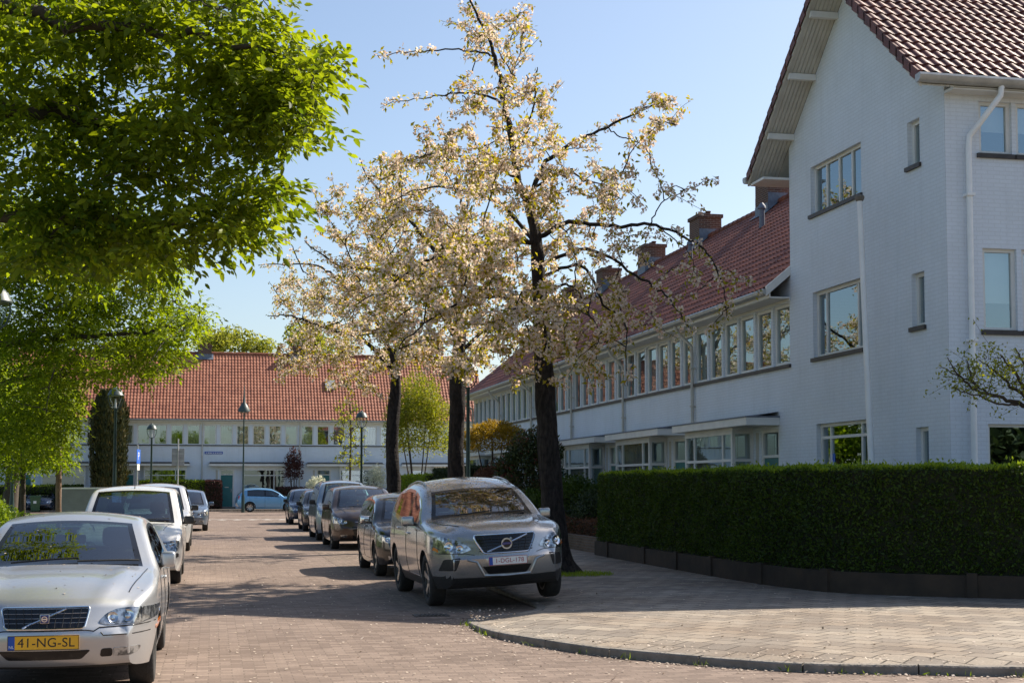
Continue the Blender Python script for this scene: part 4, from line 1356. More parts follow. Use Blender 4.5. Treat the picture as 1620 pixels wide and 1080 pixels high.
    M = Matrix.Translation((xa + ox + .55, S.get('lhd', -.37), zd + .0)) @ Matrix.Rotation(math.radians(65), 4, 'Y')
    pts = [M @ Vector((.19 * math.cos(2 * PI * k / 20), .19 * math.sin(2 * PI * k / 20), 0)) for k in range(21)]
    mb.tube(pts, .016, 6); mb.tube([M @ Vector((-.18, 0, 0)), M @ Vector((.18, 0, 0))], .018, 6)
    mb.build('steering_wheel', MATS['black_plastic'], cab, smooth=50)
    mb = MB(); xm_ = xb + ox - .16; zm = up(xb - .16) - .07; mb.rbox(xm_ - .01, xm_ + .03, -.13, .13, zm - .045, zm + .035, .015); mb.build('rear_view_mirror', MATS['black_plastic'], cab)
    # wheels
    ty, rim = cached(('wh', r, S.get('tw', .205), S.get('spokes', 5), S.get('rim', r * .66)), lambda: wheel_meshes(r, S.get('tw', .205), S.get('spokes', 5), S.get('rim', r * .66)))
    for c in (xf, xr):
        for sg in (1, -1):
            w = inst('wheel', ty, MATS['tyre'], root, (c + ox, sg * (hw * plan(c) - S.get('tuck', .135)), r), 0 if sg < 0 else PI)
            inst('rim', rim, [MATS[S.get('rim_mat', 'alloy')], MATS['black_plastic']], w)
    # tail lamps
    for sg in (1, -1):
        mb = MB()
        h = sd(sg)((L - .12, belt(L - .5) - .1))
        if h:
            c = h[0]; mb.rbox(c.x - .1, c.x + .05, c.y - .05, c.y + .012, c.z - .12, c.z + .12, .02) if sg > 0 else mb.rbox(c.x - .1, c.x + .05, c.y - .012, c.y + .05, c.z - .12, c.z + .12, .02)
            mb.build('tail_lamp', MATS['red_lens'], root, smooth=40)
    if S.get('rails'):
        mb = MB()
        for sg in (1, -1):
            pts = []; mb = MB()
            for k in range(12):
                x = xb + .15 + (xq0 - xb - .25) * k / 11
                h = tp((x, sg * (yv(x, up(x), up(x), .3) - .03)))
                pts.append(Vector((x + ox, sg * (yv(x, up(x), up(x), .3) + .0), up(x) + (.022 if 0 < k < 11 else -.02))))
            mb.tube(pts, .014, 8)
            mb.build('roof_rail', MATS[S['rails']], root, smooth=50)
    if S.get('fin'):
        mb = MB(); x = xq0 + ox - .25; z = up(xq0 - .25) + crown(xq0 - .25); mb.add([(x - .1, 0, z), (x + .09, .025, z - .01), (x + .09, -.025, z - .01), (x + .1, 0, z + .06)], [(0, 1, 3), (0, 3, 2), (1, 2, 3)]); mb.build('aerial', MATS[S['paint']], root)
    if S.get('aerial'):
        mb = MB(); x = xb + ox + .1; z = up(xb + .1) + .03; mb.tube([(x, 0, z), (x + .03, 0, z + .03), (x + .25, 0, z + .22)], [.02, .008, .004], 6); mb.build('aerial', MATS['black_plastic'], root)
    CARS.append((root, sk, S))
    return root, sk, T, ox
paint('paint_silver', (.50, .51, .52), .65, .34, .25)
paint('paint_grey_bronze', (.43, .43, .42), .75, .24, .22)
paint('paint_white', (.74, .73, .70), .15, .35, .25)
paint('paint_lightgrey', (.60, .61, .61), .5, .35, .25)
paint('paint_black', (.012, .013, .015), .3, .2, .12, (.15, .14, .12))
paint('paint_brown', (.075, .052, .042), .6, .28, .22, (.22, .19, .16))
paint('paint_bluegrey', (.22, .29, .36), .6, .3, .2)
paint('paint_darkblue', (.035, .055, .095), .5, .25, .2)
paint('paint_steelblue', (.13, .18, .25), .6, .28, .2)
paint('paint_blue', (.15, .36, .60), .4, .3, .12)
paint('paint_dark', (.03, .034, .04), .5, .25, .2)

def std_gaps(xf, xB, xs, belt, top, AR, sill=.3):
    x0 = xf + AR + .05
    return [[(x0 + .12, belt - .02), (x0 + .05, belt - .25), (x0 + .08, sill)], [(xB, belt + .02), (xB, sill)], [(x0 + .08, sill), (xs - .5, sill)], [(xs - .25, belt), (xs - .22, .75), (xs - .5, sill)]]

# --- silver saloon in the left foreground
def saloon():
    L = 4.48
    return dict(name='parked_car', label='silver saloon with yellow plate 41-NG-SL, foremost car on the left kerb', group='cars parked along the left kerb',
        L=L, W=1.64, tumble=.40, round=.06, crease=.02, H=1.41, mirror_w=.165, r=.31, axles=(.86, 3.42), paint='paint_silver', loc=(-1.235, 12.42, 0), yaw=0,
        upper=[(0, .50), (.015, .565), (.05, .60), (.09, .715), (.16, .755), (.45, .835), (.9, .905), (1.22, .945), (1.6, 1.13), (1.98, 1.295), (2.2, 1.335), (2.6, 1.355), (3.05, 1.33), (3.3, 1.27), (3.6, 1.14), (3.88, 1.0), (4.1, .98), (4.36, .96), (4.45, .8), (4.48, .55)],
        lower=[(0, .50), (.012, .42), (.035, .33), (.07, .275), (.16, .245), (.6, .22), (1.4, .20), (3., .20), (4.0, .25), (4.36, .30), (4.46, .42), (4.48, .55)],
        belt=[(0, .86), (1.0, .88), (2.2, .92), (3.6, .96), (4.48, .95)], cuts=(1.24, 2.0, 2.25, 3.2, 3.12, 3.84), plan_f=(.25, .8), bow=.17, hoodcrown=.055,
        headlight=[(.385, .592), (.45, .575), (.70, .575), (.815, .60), (.825, .69), (.70, .70), (.52, .695), (.44, .66)],
        bowls=[(.49, .628, .042), (.60, .635, .05)], indicator=[(.695, .58), (.815, .602), (.822, .688), (.70, .698)], ind_mat='lamp_lens',
        patches=[('grille', [(-.315, .705), (.315, .705), (.285, .565), (-.285, .565)], 'gloss_black', .004, False),
                 ('lower_intake', [(-.34, .395), (.34, .395), (.27, .325), (-.27, .325)], 'gloss_black', .003, False),
                 ('fog_lamp', [(.50, .40), (.70, .40), (.685, .355), (.62, .335), (.50, .335)], 'lamp_lens', .004, True),
                 ('fog_recess', [(.415, .398), (.495, .40), (.495, .335), (.405, .335)], 'gloss_black', .003, True),
                 ('side_repeater', [(.80, .525), (.838, .53), (.838, .495), (.80, .488)], 'amber', .005, True)],
        rings=[('grille_frame', [(-.325, .715), (.325, .715), (.29, .557), (-.29, .557)], 'chrome', .014)],
        bars=[('grille_bar', [(x, .705), (x * .92, .567)], 'black_plastic', .006, False) for x in (-.26, -.2, -.14, -.08, -.02, .04, .1, .16, .22, .28)] +
             [('grille_bar', [(-.30, z), (.30, z)], 'alloy', .005, False) for z in (.60, .635, .67)] + [('diagonal_bar', [(.16, .565), (-.15, .705)], 'chrome', .016, False)],
        badge=(0, .636, .036, 'square'), plate=('41-NG-SL', .462, 'plate_yellow', 'ink_black', .098),
        gaps_side=std_gaps(.86, 2.25, 3.5, .92, 1.3, .37), gaps_top=[[(.25, .60), (.7, .66), (1.15, .70)]], gaps_front=[[(0, .545), (.30, .545), (.36, .535), (.40, .56)], [(.40, .56), (.80, .565)], [(.41, .525), (.43, .50), (.82, .50)]],
        mirror=(1.62, .99), mirror_mat='paint_silver', handles=(2.05, 3.0), spokes=7, tri=.33, tum=.3)

def suv():
    L = 4.63
    return dict(name='parked_car', label='grey bronze SUV with white plate 1-DGL-178, parked half on the pavement before the cherry', group='cars parked along the right kerb',
        L=L, W=1.90, crease=.025, H=1.71, r=.36, axles=(.93, 3.70), paint='paint_grey_bronze', loc=(3.86, 19.62, .047), roll=math.radians(-3.3), yaw=math.radians(1.0),
        upper=[(0, .66), (.02, .72), (.05, .86), (.09, .955), (.16, 1.0), (.5, 1.06), (.95, 1.11), (1.31, 1.15), (1.65, 1.355), (2.0, 1.53), (2.35, 1.62), (2.8, 1.675), (3.15, 1.685), (3.4, 1.665), (3.85, 1.60), (4.05, 1.53), (4.4, 1.16), (4.52, 1.05), (4.60, .9), (4.63, .6)],
        lower=[(0, .66), (.012, .56), (.03, .45), (.07, .38), (.13, .31), (.3, .265), (1.4, .25), (3.2, .25), (4.1, .30), (4.5, .38), (4.6, .5), (4.63, .6)],
        belt=[(0, 1.0), (1.0, 1.03), (2.2, 1.06), (3.3, 1.12), (4.0, 1.2), (4.63, 1.2)], cuts=(1.33, 2.03, 2.5, 3.75, 4.02, 4.42), plan_f=(.27, .85), bow=.19, mid=.68, hoodcrown=.07, tumble=.33,
        clad=lambda x: .43 if (x < .5 or x > 4.2) else .36,
        headlight=[(.455, .785), (.56, .745), (.84, .75), (.91, .79), (.91, .93), (.85, .975), (.70, .94), (.53, .875)],
        bowls=[(.60, .805, .05), (.735, .835, .065)], indicator=[(.845, .76), (.90, .795), (.885, .83), (.85, .80)],
        patches=[('grille', [(-.40, .955), (.40, .955), (.385, .90), (.29, .735), (-.29, .735), (-.385, .90)], 'gloss_black', .004, False),
                 ('lower_intake', [(-.335, .56), (.335, .56), (.26, .455), (-.26, .455)], 'gloss_black', .003, False),
                 ('fog_recess', [(.60, .685), (.80, .665), (.855, .515), (.665, .515)], 'black_plastic', .003, True)],
        rings=[('grille_frame', [(-.415, .965), (.415, .965), (.40, .895), (.30, .722), (-.30, .722), (-.40, .895)], 'chrome', .02)],
        bars=[('grille_bar', [(-.36, z), (.36, z)], 'black_plastic', .012, False) for z in (.91, .87, .83, .79, .76)] + [('grille_bar', [(x, .94), (x * .8, .75)], 'black_plastic', .01, False) for x in (-.3, -.2, -.1, .1, .2, .3)] +
             [('diagonal_bar', [(.26, .745), (-.30, .945)], 'chrome', .026, False), ('skid_trim', [(.52, .655), (.40, .62), (.31, .445), (0, .432)], 'alloy', .03, True)],
        badge=(0, .845, .075, 'round'), plate=('1-DGL-178', .625, 'plate_white', 'ink_red', .082),
        gaps_side=std_gaps(.93, 2.5, 3.95, 1.06, 1.5, .42, .38), gaps_top=[[(.28, .55), (.7, .70), (1.22, .78)]], gaps_front=[[(.42, .71), (.52, .735), (.88, .745)]],
        mirror=(1.72, 1.15), mirror_mat='paint_grey_bronze', handles=(2.3, 3.3), handle_mat='chrome', spokes=5, rim=.25, tw=.23, tri=.36, rails='alloy', fin=True, trim='chrome', lhd=.37)

def hatch(name, label, group, loc, col, L=4.1, W=1.72, H=1.5, r=.31, hood=.93, nose=.72, plate=None, rails=None, rear_van=False, cowl=1.05, hdr=1.85, mir_mat=None, cladz=None, spokes=5, yaw=0., aerial=False, flip=None, ht=None, gri=None, strip=None, trim='gloss_black', **kw):
    xr = L - .78
    tailx = L - .10 if rear_van else L - .25
    u = [(0, nose * .70), (.015, nose * .78), (.05, nose * .93), (.10, nose), (.2, nose + .06), (.6, hood - .06), (cowl, hood), (cowl + (hdr - cowl) * .5, hood + (H - hood) * .52), (hdr, H - .065), (hdr + .35, H - .02), (hdr + .9, H), (L - .9, H - .02), (tailx - .25, H - .07), (tailx - .08, H - .2 if not rear_van else H - .14), (L - .12, hood + .12), (L - .04, hood - .05), (L, .6)]
    lo = [(0, nose * .70), (.012, nose * .58), (.035, .36), (.08, .28), (.18, .245), (.6, .22), (1.4, .2), (L - 1.2, .21), (L - .4, .27), (L - .06, .38), (L, .6)]
    z1 = nose
    d = dict(name=name, label=label, group=group, L=L, W=W, H=H, r=r, axles=(.82, xr), paint=col, loc=loc, upper=u, lower=lo,
        belt=[(0, hood - .07), (1., hood - .03), (2.2, hood + .02), (L, hood + .07)], cuts=(cowl + .02, hdr, (hdr + xr) * .5 - .25, L - .62, tailx - .20, L - .1), plan_f=(.25, .75), bow=.17, hoodcrown=.06, tumble=.24 if H > 1.55 else .29,
        headlight=ht or [(.44, z1 - .12), (.55, z1 - .155), (.80, z1 - .14), (.83, z1 - .02), (.72, z1 + .015), (.52, z1 - .04)],
        bowls=[(.57, z1 - .09, .04), (.70, z1 - .075, .05)],
        patches=[('grille', gri or [(-.36, z1 - .03), (.36, z1 - .03), (.30, z1 - .13), (-.30, z1 - .13)], 'gloss_black', .003, False),
                 ('lower_intake', [(-.42, .39), (.42, .39), (.36, .29), (-.36, .29)], 'gloss_black', .003, False),
                 ('fog_lamp', [(.52, .40), (.70, .40), (.68, .33), (.54, .33)], 'lamp_lens', .004, True)] + ([('rub_strip', strip, 'black_plastic', .012, True)] if strip else []),
        rings=[], bars=[('grille_bar', [(-.33, z1 - .08), (.33, z1 - .08)], 'chrome', .02, False)],
        gaps_side=std_gaps(.82, (hdr + xr) * .5 - .25, L - .5, hood, H - .1, .37, .3), gaps_top=[[(.3, .55), (.7, .62), (cowl - .02, .68)]], gaps_front=[],
        mirror=(cowl + .36, hood + .05), mirror_mat=mir_mat or col, handles=((hdr + xr) * .5 - .45, xr - .35), spokes=spokes, tri=.34, rails=rails, plate=plate, yaw=yaw, aerial=aerial, flip=flip, trim=trim)
    if cladz: d['clad'] = lambda x: cladz
    d.update(kw)
    return d

GL, GR = 'cars parked along the left kerb', 'cars parked along the right kerb'
make_car(saloon())
make_car(suv())
make_car(hatch('parked_car', 'white tall hatchback with black rub strips and black mirrors behind the silver saloon', GL, (-1.33, 25.0, 0), 'paint_white', tumble=.17, plan_f=(.13, .55), bow=.11, round=.06, L=4.05, W=1.74, H=1.60, hood=1.0, nose=.76, cowl=1.0, hdr=1.72, mir_mat='black_plastic', aerial=True,
    ht=[(.40, .59), (.50, .565), (.78, .57), (.815, .70), (.80, .745), (.56, .735)], strip=[(.34, .535), (.80, .54), (.80, .475), (.34, .47)]))
make_car(hatch('parked_car', 'pale grey people carrier, half hidden behind the white tall hatchback', GL, (-1.38, 37.3, 0), 'paint_lightgrey', L=4.5, W=1.78, H=1.66, hood=1.03, nose=.80, cowl=.95, hdr=1.75, mir_mat='black_plastic', rear_van=True))
make_car(hatch('parked_car', 'blue grey small hatchback, farthest car on the left kerb', GL, (-.95, 53.8, 0), 'paint_steelblue', L=4.0, H=1.46, hood=.93, nose=.72))
make_car(hatch('parked_car', 'black hatchback with bright mirrors close behind the grey bronze SUV', GR, (3.80, 26.2, 0), 'paint_black', L=4.3, W=1.77, H=1.47, hood=.96, nose=.76, cowl=1.15, hdr=1.95, mir_mat='chrome', trim='chrome',
    ht=[(.44, .66), (.56, .62), (.83, .64), (.86, .73), (.80, .77), (.50, .70)], gri=[(-.45, .72), (.45, .72), (.36, .40), (-.36, .40)]))
make_car(hatch('parked_car', 'dark brown compact people carrier with a pale sunlit roof', GR, (3.95, 37.6, 0), 'paint_brown', L=4.38, W=1.82, H=1.61, hood=1.04, nose=.80, cowl=.98, hdr=1.85,
    ht=[(.50, .70), (.62, .66), (.86, .68), (.89, .80), (.84, .86), (.66, .80)], gri=[(-.42, .60), (.42, .60), (.34, .36), (-.34, .36)]))
make_car(hatch('parked_car', 'blue grey van shaped people carrier with roof rails behind the brown one', GR, (3.98, 43.6, 0), 'paint_bluegrey', L=4.5, W=1.80, H=1.77, hood=1.10, nose=.84, cowl=.95, hdr=1.62, rear_van=True, rails='black_plastic', mir_mat='black_plastic',
    ht=[(.52, .76), (.60, .70), (.82, .72), (.87, .84), (.84, .93), (.68, .90)]))
make_car(hatch('parked_car', 'dark slate hatchback squeezed between the blue grey carrier and the small black hatchback', GR, (4.10, 52.6, 0), 'paint_dark', L=4.1, W=1.73, H=1.48, hood=.95, nose=.74, mir_mat='black_plastic'))
make_car(hatch('parked_car', 'small dark blue hatchback at the far end of the right kerb', GR, (4.05, 62.0, 0), 'paint_darkblue', L=3.8, W=1.66, H=1.48, hood=.95, nose=.74, mir_mat='black_plastic'))
make_car(hatch('parked_car', 'sky blue hatchback parked side on before the teal door of the far terrace', 'cars parked along the cross street', (4.75, 91.6, 0), 'paint_blue', L=4.0, W=1.72, H=1.47, hood=.95, nose=.72, flip=PI, spokes=7))
make_car(hatch('parked_car', 'dark navy car half hidden behind the green wheelie bin', 'cars parked along the cross street', (-10.6, 94.3, 0), 'paint_darkblue', L=4.2, H=1.3, hood=.95, nose=.72, flip=0.))
make_car(hatch('parked_car', 'deep blue car across the junction, glimpsed left of the farthest cherry trunk', 'cars parked along the cross street', (13.2, 94.3, 0), 'paint_darkblue', L=4.2, W=1.7, H=1.5, hood=.95, nose=.72, flip=PI))
# ------------------------------------------------------------------ vegetation
TH, PSI, FPX, HOR = math.radians(3.4), math.radians(11.9), 2250., 768.
PPY = HOR - FPX * math.tan(TH)
CR = Vector((math.cos(PSI), -math.sin(PSI), 0)); CF = Vector((math.sin(PSI), math.cos(PSI), 0))
def spot(px, py, d):
    """a point at depth d metres in the street, from where it is seen in the photo"""
    v = (PPY - py) / FPX; u = (px - 810) / FPX
    den = math.cos(TH) - v * math.sin(TH)
    return CR * (u * d / den) + CF * d + Vector((0, 0, 1.65 + d * (v * math.cos(TH) + math.sin(TH)) / den))

def curve_pts(pts, n=6):
    P = [Vector(p) for p in pts]; out = []
    for i in range(len(P) - 1):
        p0 = P[max(i - 1, 0)]; p1 = P[i]; p2 = P[i + 1]; p3 = P[min(i + 2, len(P) - 1)]
        for k in range(n):
            t = k / n
            out.append(.5 * ((2 * p1) + (-p0 + p2) * t + (2 * p0 - 5 * p1 + 4 * p2 - p3) * t * t + (-p0 + 3 * p1 - 3 * p2 + p3) * t ** 3))
    out.append(P[-1]); return out

class Tree:
    def __init__(s, seed):
        s.r = random.Random(seed); s.wood = MB(); s.trunk = MB(); s.pool = []; s.buds = []; s.dirs = []
    def limb(s, pts, r0, r1, n=6, tube=7, wob=.0, bud=None, trunk=False, rough=0.):
        c = curve_pts(pts, n)
        if wob: c = [c[0]] + [p + Vector([s.r.gauss(0, wob) for _ in range(3)]) for p in c[1:]]
        m = len(c)
        rad = [r0 + (r1 - r0) * (i / (m - 1)) ** .8 for i in range(m)]
        if rough: rad = [q * (1 + s.r.uniform(-rough, rough)) for q in rad]
        (s.trunk if trunk else s.wood).tube(c, rad, tube)
        s.pool += [(p, i / (m - 1)) for i, p in enumerate(c)]
        if bud: s.budline(c, *bud)
        return c
    def budline(s, c, start, gap, jit):
        acc = 0
        tot = sum((b - a).length for a, b in zip(c, c[1:])); run = 0
        for a, b in zip(c, c[1:]):
            l = (b - a).length; d = (b - a) / max(l, 1e-6)
            t = acc
            while t < l:
                if (run + t) / tot > start:
                    s.buds.append(a + d * t + Vector([s.r.gauss(0, jit) for _ in range(3)])); s.dirs.append(d)
                t += gap * s.r.uniform(.6, 1.5)
            acc = t - l; run += l
    def reach(s, target, r=.010, bow=.12, bud=(.3, .1, .04), sub=2):
        P = np.array([p[:] for p, _ in s.pool]); t = np.array(target[:])
        dd = np.linalg.norm(P - t, axis=1) + np.maximum(0, P[:, 2] - t[2] - .2) * .6
        k = int(np.argmin(dd + np.abs(np.random.default_rng(len(s.pool)).normal(0, .25, len(dd)))))
        a = s.pool[k][0]; L = (target - a).length
        if L < .15: return
        side = Vector([s.r.gauss(0, 1) for _ in range(3)]); side.z = abs(side.z) * .9 + .4
        mid = a + (target - a) * .5 + side.normalized() * L * bow
        c = s.limb([a, mid, target], r * (1 + .5 * L), r * .45, 4, 5, .012, bud)
        for _ in range(sub):
            i = s.r.randrange(2, len(c)); b = c[i]
            e = b + (c[i] - c[i - 1]).normalized() * s.r.uniform(.15, .4) + Vector([s.r.gauss(0, .22), s.r.gauss(0, .22), s.r.gauss(-.02, .18)])
            s.limb([b, (b + e) / 2 + Vector([s.r.gauss(0, .03) for _ in range(3)]), e], r * .55, r * .3, 3, 4, 0, (.1, bud[1], bud[2]))
    def fill(s, ells, d, dr, kw=None):
        for cx, cy, rx, ry, n in ells:
            for _ in range(n):
                while True:
                    q = [s.r.uniform(-1, 1) for _ in range(3)]
                    if sum(x * x for x in q) < 1: break
                s.reach(spot(cx + q[0] * rx, cy + q[1] * ry, d + q[2] * dr), **(kw or {}))

def blossom(T, parent, npet, rad, size, nleaf, lsize, keep=1.):
    B = np.array([b[:] for b in T.buds]); D = np.array([d[:] for d in T.dirs])
    n = len(B)
    hide = RNG.random(n) < .78
    C = np.repeat(B[hide], npet, 0)
    off = rdir(len(C))
    P = C + off * (RNG.random((len(C), 1)) ** .5) * rad
    Dp = unit(off + RNG.normal(0, .5, off.shape)); N = rdir(len(C))
    me = quads_mesh('blossom', P, Dp, N, RNG.uniform(.7, 1.2, len(C)) * size, 1.)
    link('blossom', me, MATS['petal'], parent)
    C = np.repeat(B, nleaf, 0) + RNG.normal(0, rad * .8, (n * nleaf, 3))
    Dl = rdir(len(C)); Dl[:, 2] -= .25
    me = leaves_mesh('leaf_cover', C, Dl, rdir(len(C), .8), RNG.uniform(.6, 1.15, len(C)) * lsize, .45)
    link('leaf_cover', me, MATS['leaf_cherry'], parent)

def px_path(L, d, dd):
    n = len(L)
    return [spot(x, y, d + dd * (i / max(1, n - 1))) for i, (x, y) in enumerate(L)]

def bark_trunk(T, pts, rads, flare=.14):
    c = curve_pts(pts, 9); m = len(c)
    f = pchip([i / (len(rads) - 1) for i in range(len(rads))], rads)
    n = 18; vs = []; fs = []
    for i, p in enumerate(c):
        t = i / (m - 1); r = f(t)
        for k in range(n):
            a = 2 * PI * k / n
            q = Vector((math.cos(a), math.sin(a), 0))
            rr = r * (1 + .16 * noise.noise(Vector((q.x * 1.5, q.y * 1.5, p.z * 1.5 + pts[0][0]))) + .13 * noise.noise(Vector((q.x * 3.5, q.y * 3.5, p.z * 3.2 + pts[0][1]))))
            hgt = p.z - pts[0][2]
            if hgt < .6: rr *= 1 + flare * 5 * (1 - hgt / .6) ** 2.2 * (.7 + .6 * max(0, math.sin(a * 5 + 1)))
            vs.append(p + q * rr)
    for i in range(m - 1):
        for k in range(n): fs.append((i * n + k, i * n + (k + 1) % n, (i + 1) * n + (k + 1) % n, (i + 1) * n + k))
    T.trunk.add(vs, fs)
    T.pool += [(p, i / (m - 1)) for i, p in enumerate(c) if i > m * .55]

# ---- cherry nearest the camera
def finish(T, root, base, bark, wood_name='branch'):
    for mb in (T.trunk, T.wood): mb.v = [(v[0] - base[0], v[1] - base[1], v[2] - base[2]) for v in mb.v]
    T.buds = [b - Vector(base) for b in T.buds]
    T.trunk.build('trunk', MATS[bark], root, smooth=60)
    T.wood.build(wood_name, MATS[bark], root, smooth=60)

D1 = 25.3
base = (6.06, 24.6, .12)
T = Tree(3)
bark_trunk(T, [base, spot(876, 820, D1), spot(868, 720, D1), spot(862, 610, D1), spot(857, 520, D1), spot(852, 440, D1), spot(847, 370, D1), spot(836, 325, D1)], [.235, .205, .195, .175, .15, .125, .105, .08])
for L, r0, r1, dd in [
    ([(836, 325), (823, 295), (812, 241), (802, 175), (788, 117), (777, 70), (755, 25), (738, -15)], .085, .014, -.4),
    ([(838, 330), (858, 264), (901, 229), (959, 202), (1029, 167), (1068, 158)], .055, .010, .8),
    ([(959, 202), (985, 218), (1018, 231), (1030, 248), (1040, 268)], .014, .006, .3),
    ([(848, 380), (900, 352), (971, 358), (1028, 354), (1084, 377), (1120, 400), (1142, 450), (1149, 500)], .05, .006, -.9),
    ([(1029, 354), (1046, 322), (1080, 303), (1112, 291), (1138, 281)], .014, .004, -.5),
    ([(1040, 358), (1070, 382), (1088, 398), (1104, 440)], .014, .005, -.8),
    ([(802, 167), (761, 150), (718, 148), (668, 156), (604, 168)], .028, .006, 1.2),
    ([(780, 89), (745, 80), (683, 80), (640, 84), (592, 88)], .022, .005, -.8),
    ([(777, 62), (790, 40), (808, 31), (835, 14)], .018, .005, .5),
    ([(795, 140), (820, 90), (828, 50), (836, 30)], .018, .006, 1.),
    ([(823, 285), (790, 268), (734, 249), (690, 244), (640, 250)], .035, .007, -1.2),
    ([(815, 250), (835, 200), (845, 150), (850, 105)], .028, .008, -.6),
    ([(832, 310), (890, 270), (930, 285), (985, 300)], .03, .007, -1.6),
    ([(847, 384), (800, 382), (753, 388), (708, 396), (657, 425), (608, 458), (562, 480)], .055, .008, -1.),
    ([(852, 400), (800, 330), (730, 300), (660, 300), (600, 330)], .045, .008, 1.6),
    ([(855, 468), (890, 450), (914, 461), (935, 503), (955, 530)], .03, .006, -1.8),
    ([(856, 440), (920, 420), (956, 482), (988, 510), (990, 556), (993, 612)], .035, .005, -1.2),
    ([(850, 420), (930, 395), (1005, 435), (1054, 468), (1080, 503), (1094, 526)], .04, .005, -1.5),
    ([(856, 500), (800, 470), (730, 480), (660, 520), (620, 560)], .04, .007, -1.9),
    ([(858, 520), (820, 500), (770, 530), (740, 580)], .03, .006, 2.),
    ([(852, 420), (880, 380), (930, 340), (960, 330)], .03, .007, 2.)]:
    T.limb(px_path(L, D1, dd * 1.7), r0, r1, 6, 7, .015, (.45, .13, .05))
T.fill([(780, 400, 200, 120, 96), (740, 490, 190, 115, 108), (890, 520, 120, 95, 40), (800, 240, 115, 90, 38), (775, 110, 75, 70, 11), (800, 45, 55, 35, 7), (945, 290, 95, 60, 13), (700, 250, 90, 50, 14), (1010, 440, 80, 80, 10), (1030, 185, 45, 35, 7)], D1 - .6, 3.2)
for x, y in [(1118, 410), (1130, 440), (1142, 460), (1110, 452), (1150, 490), (1128, 478), (1165, 430), (1180, 440), (1095, 470), (1120, 520), (1075, 420), (1060, 300), (1080, 320)]:
    T.reach(spot(x, y, D1 - .9 + T.r.uniform(-.4, .4)), bud=(.5, .16, .04), sub=1)
c1 = tag(empty('cherry_tree', base), 'nearest blossoming cherry tree, its dark trunk rising right behind the grey bronze SUV', 'tree', 'blossoming cherry trees along the right pavement')
finish(T, c1, base, 'bark_cherry')
blossom(T, c1, 13, .056, .050, 4, .105)
print('cherry1 buds', len(T.buds))

def cherry(base, d, trunk_px, rads, limbs, ells, seed, dr, label, npet):
    T = Tree(seed)
    bark_trunk(T, [base] + [spot(x, y, d) for x, y in trunk_px], rads)
    for L, r0, r1, dd in limbs: T.limb(px_path(L, d, dd), r0, r1, 6, 6, .02, (.4, .14, .06))
    T.fill(ells, d, dr, dict(r=.013, bud=(.25, .115, .05)))
    c = tag(empty('cherry_tree', base), label, 'tree', 'blossoming cherry trees along the right pavement')
    finish(T, c, base, 'bark_cherry'); blossom(T, c, npet + 2, .07, .062, 4, .125)
    print('cherry buds', len(T.buds))
cherry((6.1, 35.9, .12), 36.3, [(720, 780), (722, 690), (724, 620), (726, 560), (728, 520), (722, 460)], [.27, .215, .205, .20, .175, .14, .09],
       [([(724, 540), (680, 470), (610, 430), (540, 420), (480, 380)], .09, .012, -1), ([(722, 470), (690, 400), (640, 340), (590, 290), (570, 250)], .08, .012, .5), ([(722, 480), (740, 400), (730, 320), (720, 270)], .08, .012, 1),
        ([(560, 420), (540, 380), (510, 330), (490, 295)], .02, .006, -1), ([(480, 430), (465, 395), (450, 365)], .02, .006, 0), ([(726, 560), (790, 500), (850, 470)], .06, .012, 1.5)],
       [(640, 400, 130, 110, 56), (590, 480, 110, 80, 46), (700, 540, 110, 60, 36), (720, 350, 110, 80, 26), (560, 340, 60, 50, 22), (620, 280, 60, 45, 10)], 21, 3., 'second cherry tree along the pavement, trunk behind the lamp post and the SUV roof', 8)
cherry((6.1, 48.9, .12), 49.1, [(622, 760), (620, 690), (624, 640), (626, 600), (622, 560)], [.28, .235, .22, .22, .17, .12],
       [([(622, 590), (580, 540), (520, 520), (460, 500), (425, 500)], .1, .014, -1), ([(622, 570), (590, 500), (540, 450), (500, 420), (410, 420)], .1, .012, 0), ([(624, 570), (640, 500), (660, 460)], .1, .02, 1),
        ([(480, 520), (450, 480), (425, 445)], .03, .008, 0), ([(500, 545), (455, 560), (430, 560)], .03, .008, 0)],
       [(540, 490, 110, 75, 58), (500, 560, 75, 50, 38), (600, 560, 100, 50, 38), (470, 470, 45, 55, 14), (580, 600, 70, 25, 14)], 22, 3.4, 'third and farthest cherry tree, its trunk seen between the brown carrier and the far terrace', 7)

# ---- leafy trees of the left side
def sprays(P, n_leaf, length, lsize, up=.9, droop=.25):
    """twigs carrying leaves in loose flat layers"""
    n = len(P)
    D = RNG.normal(size=(n, 3)); D[:, 2] = RNG.normal(-.1, .3, n); D = unit(D)
    N = RNG.normal(0, .35, (n, 3)); N[:, 2] += 1; N = unit(N)
    T_ = unit(np.cross(D, N))
    C, DL, NL = [], [], []
    for k in range(n_leaf):
        t = (k + .5) / n_leaf; s = 1 if k % 2 else -1
        C.append(P + D * length * t + RNG.normal(0, .02, (n, 3)) - np.array([0, 0, 1]) * (t ** 2 * length * .3))
        DL.append(unit(D * (.5 + .5 * t) + T_ * s * (1.1 - .7 * t) + RNG.normal(0, .3, (n, 3)) - np.array([0, 0, droop])))
        NL.append(unit(N + RNG.normal(0, .35, (n, 3))))
    C = np.concatenate(C); return C, np.concatenate(DL), np.concatenate(NL), RNG.uniform(.65, 1.2, len(C)) * lsize

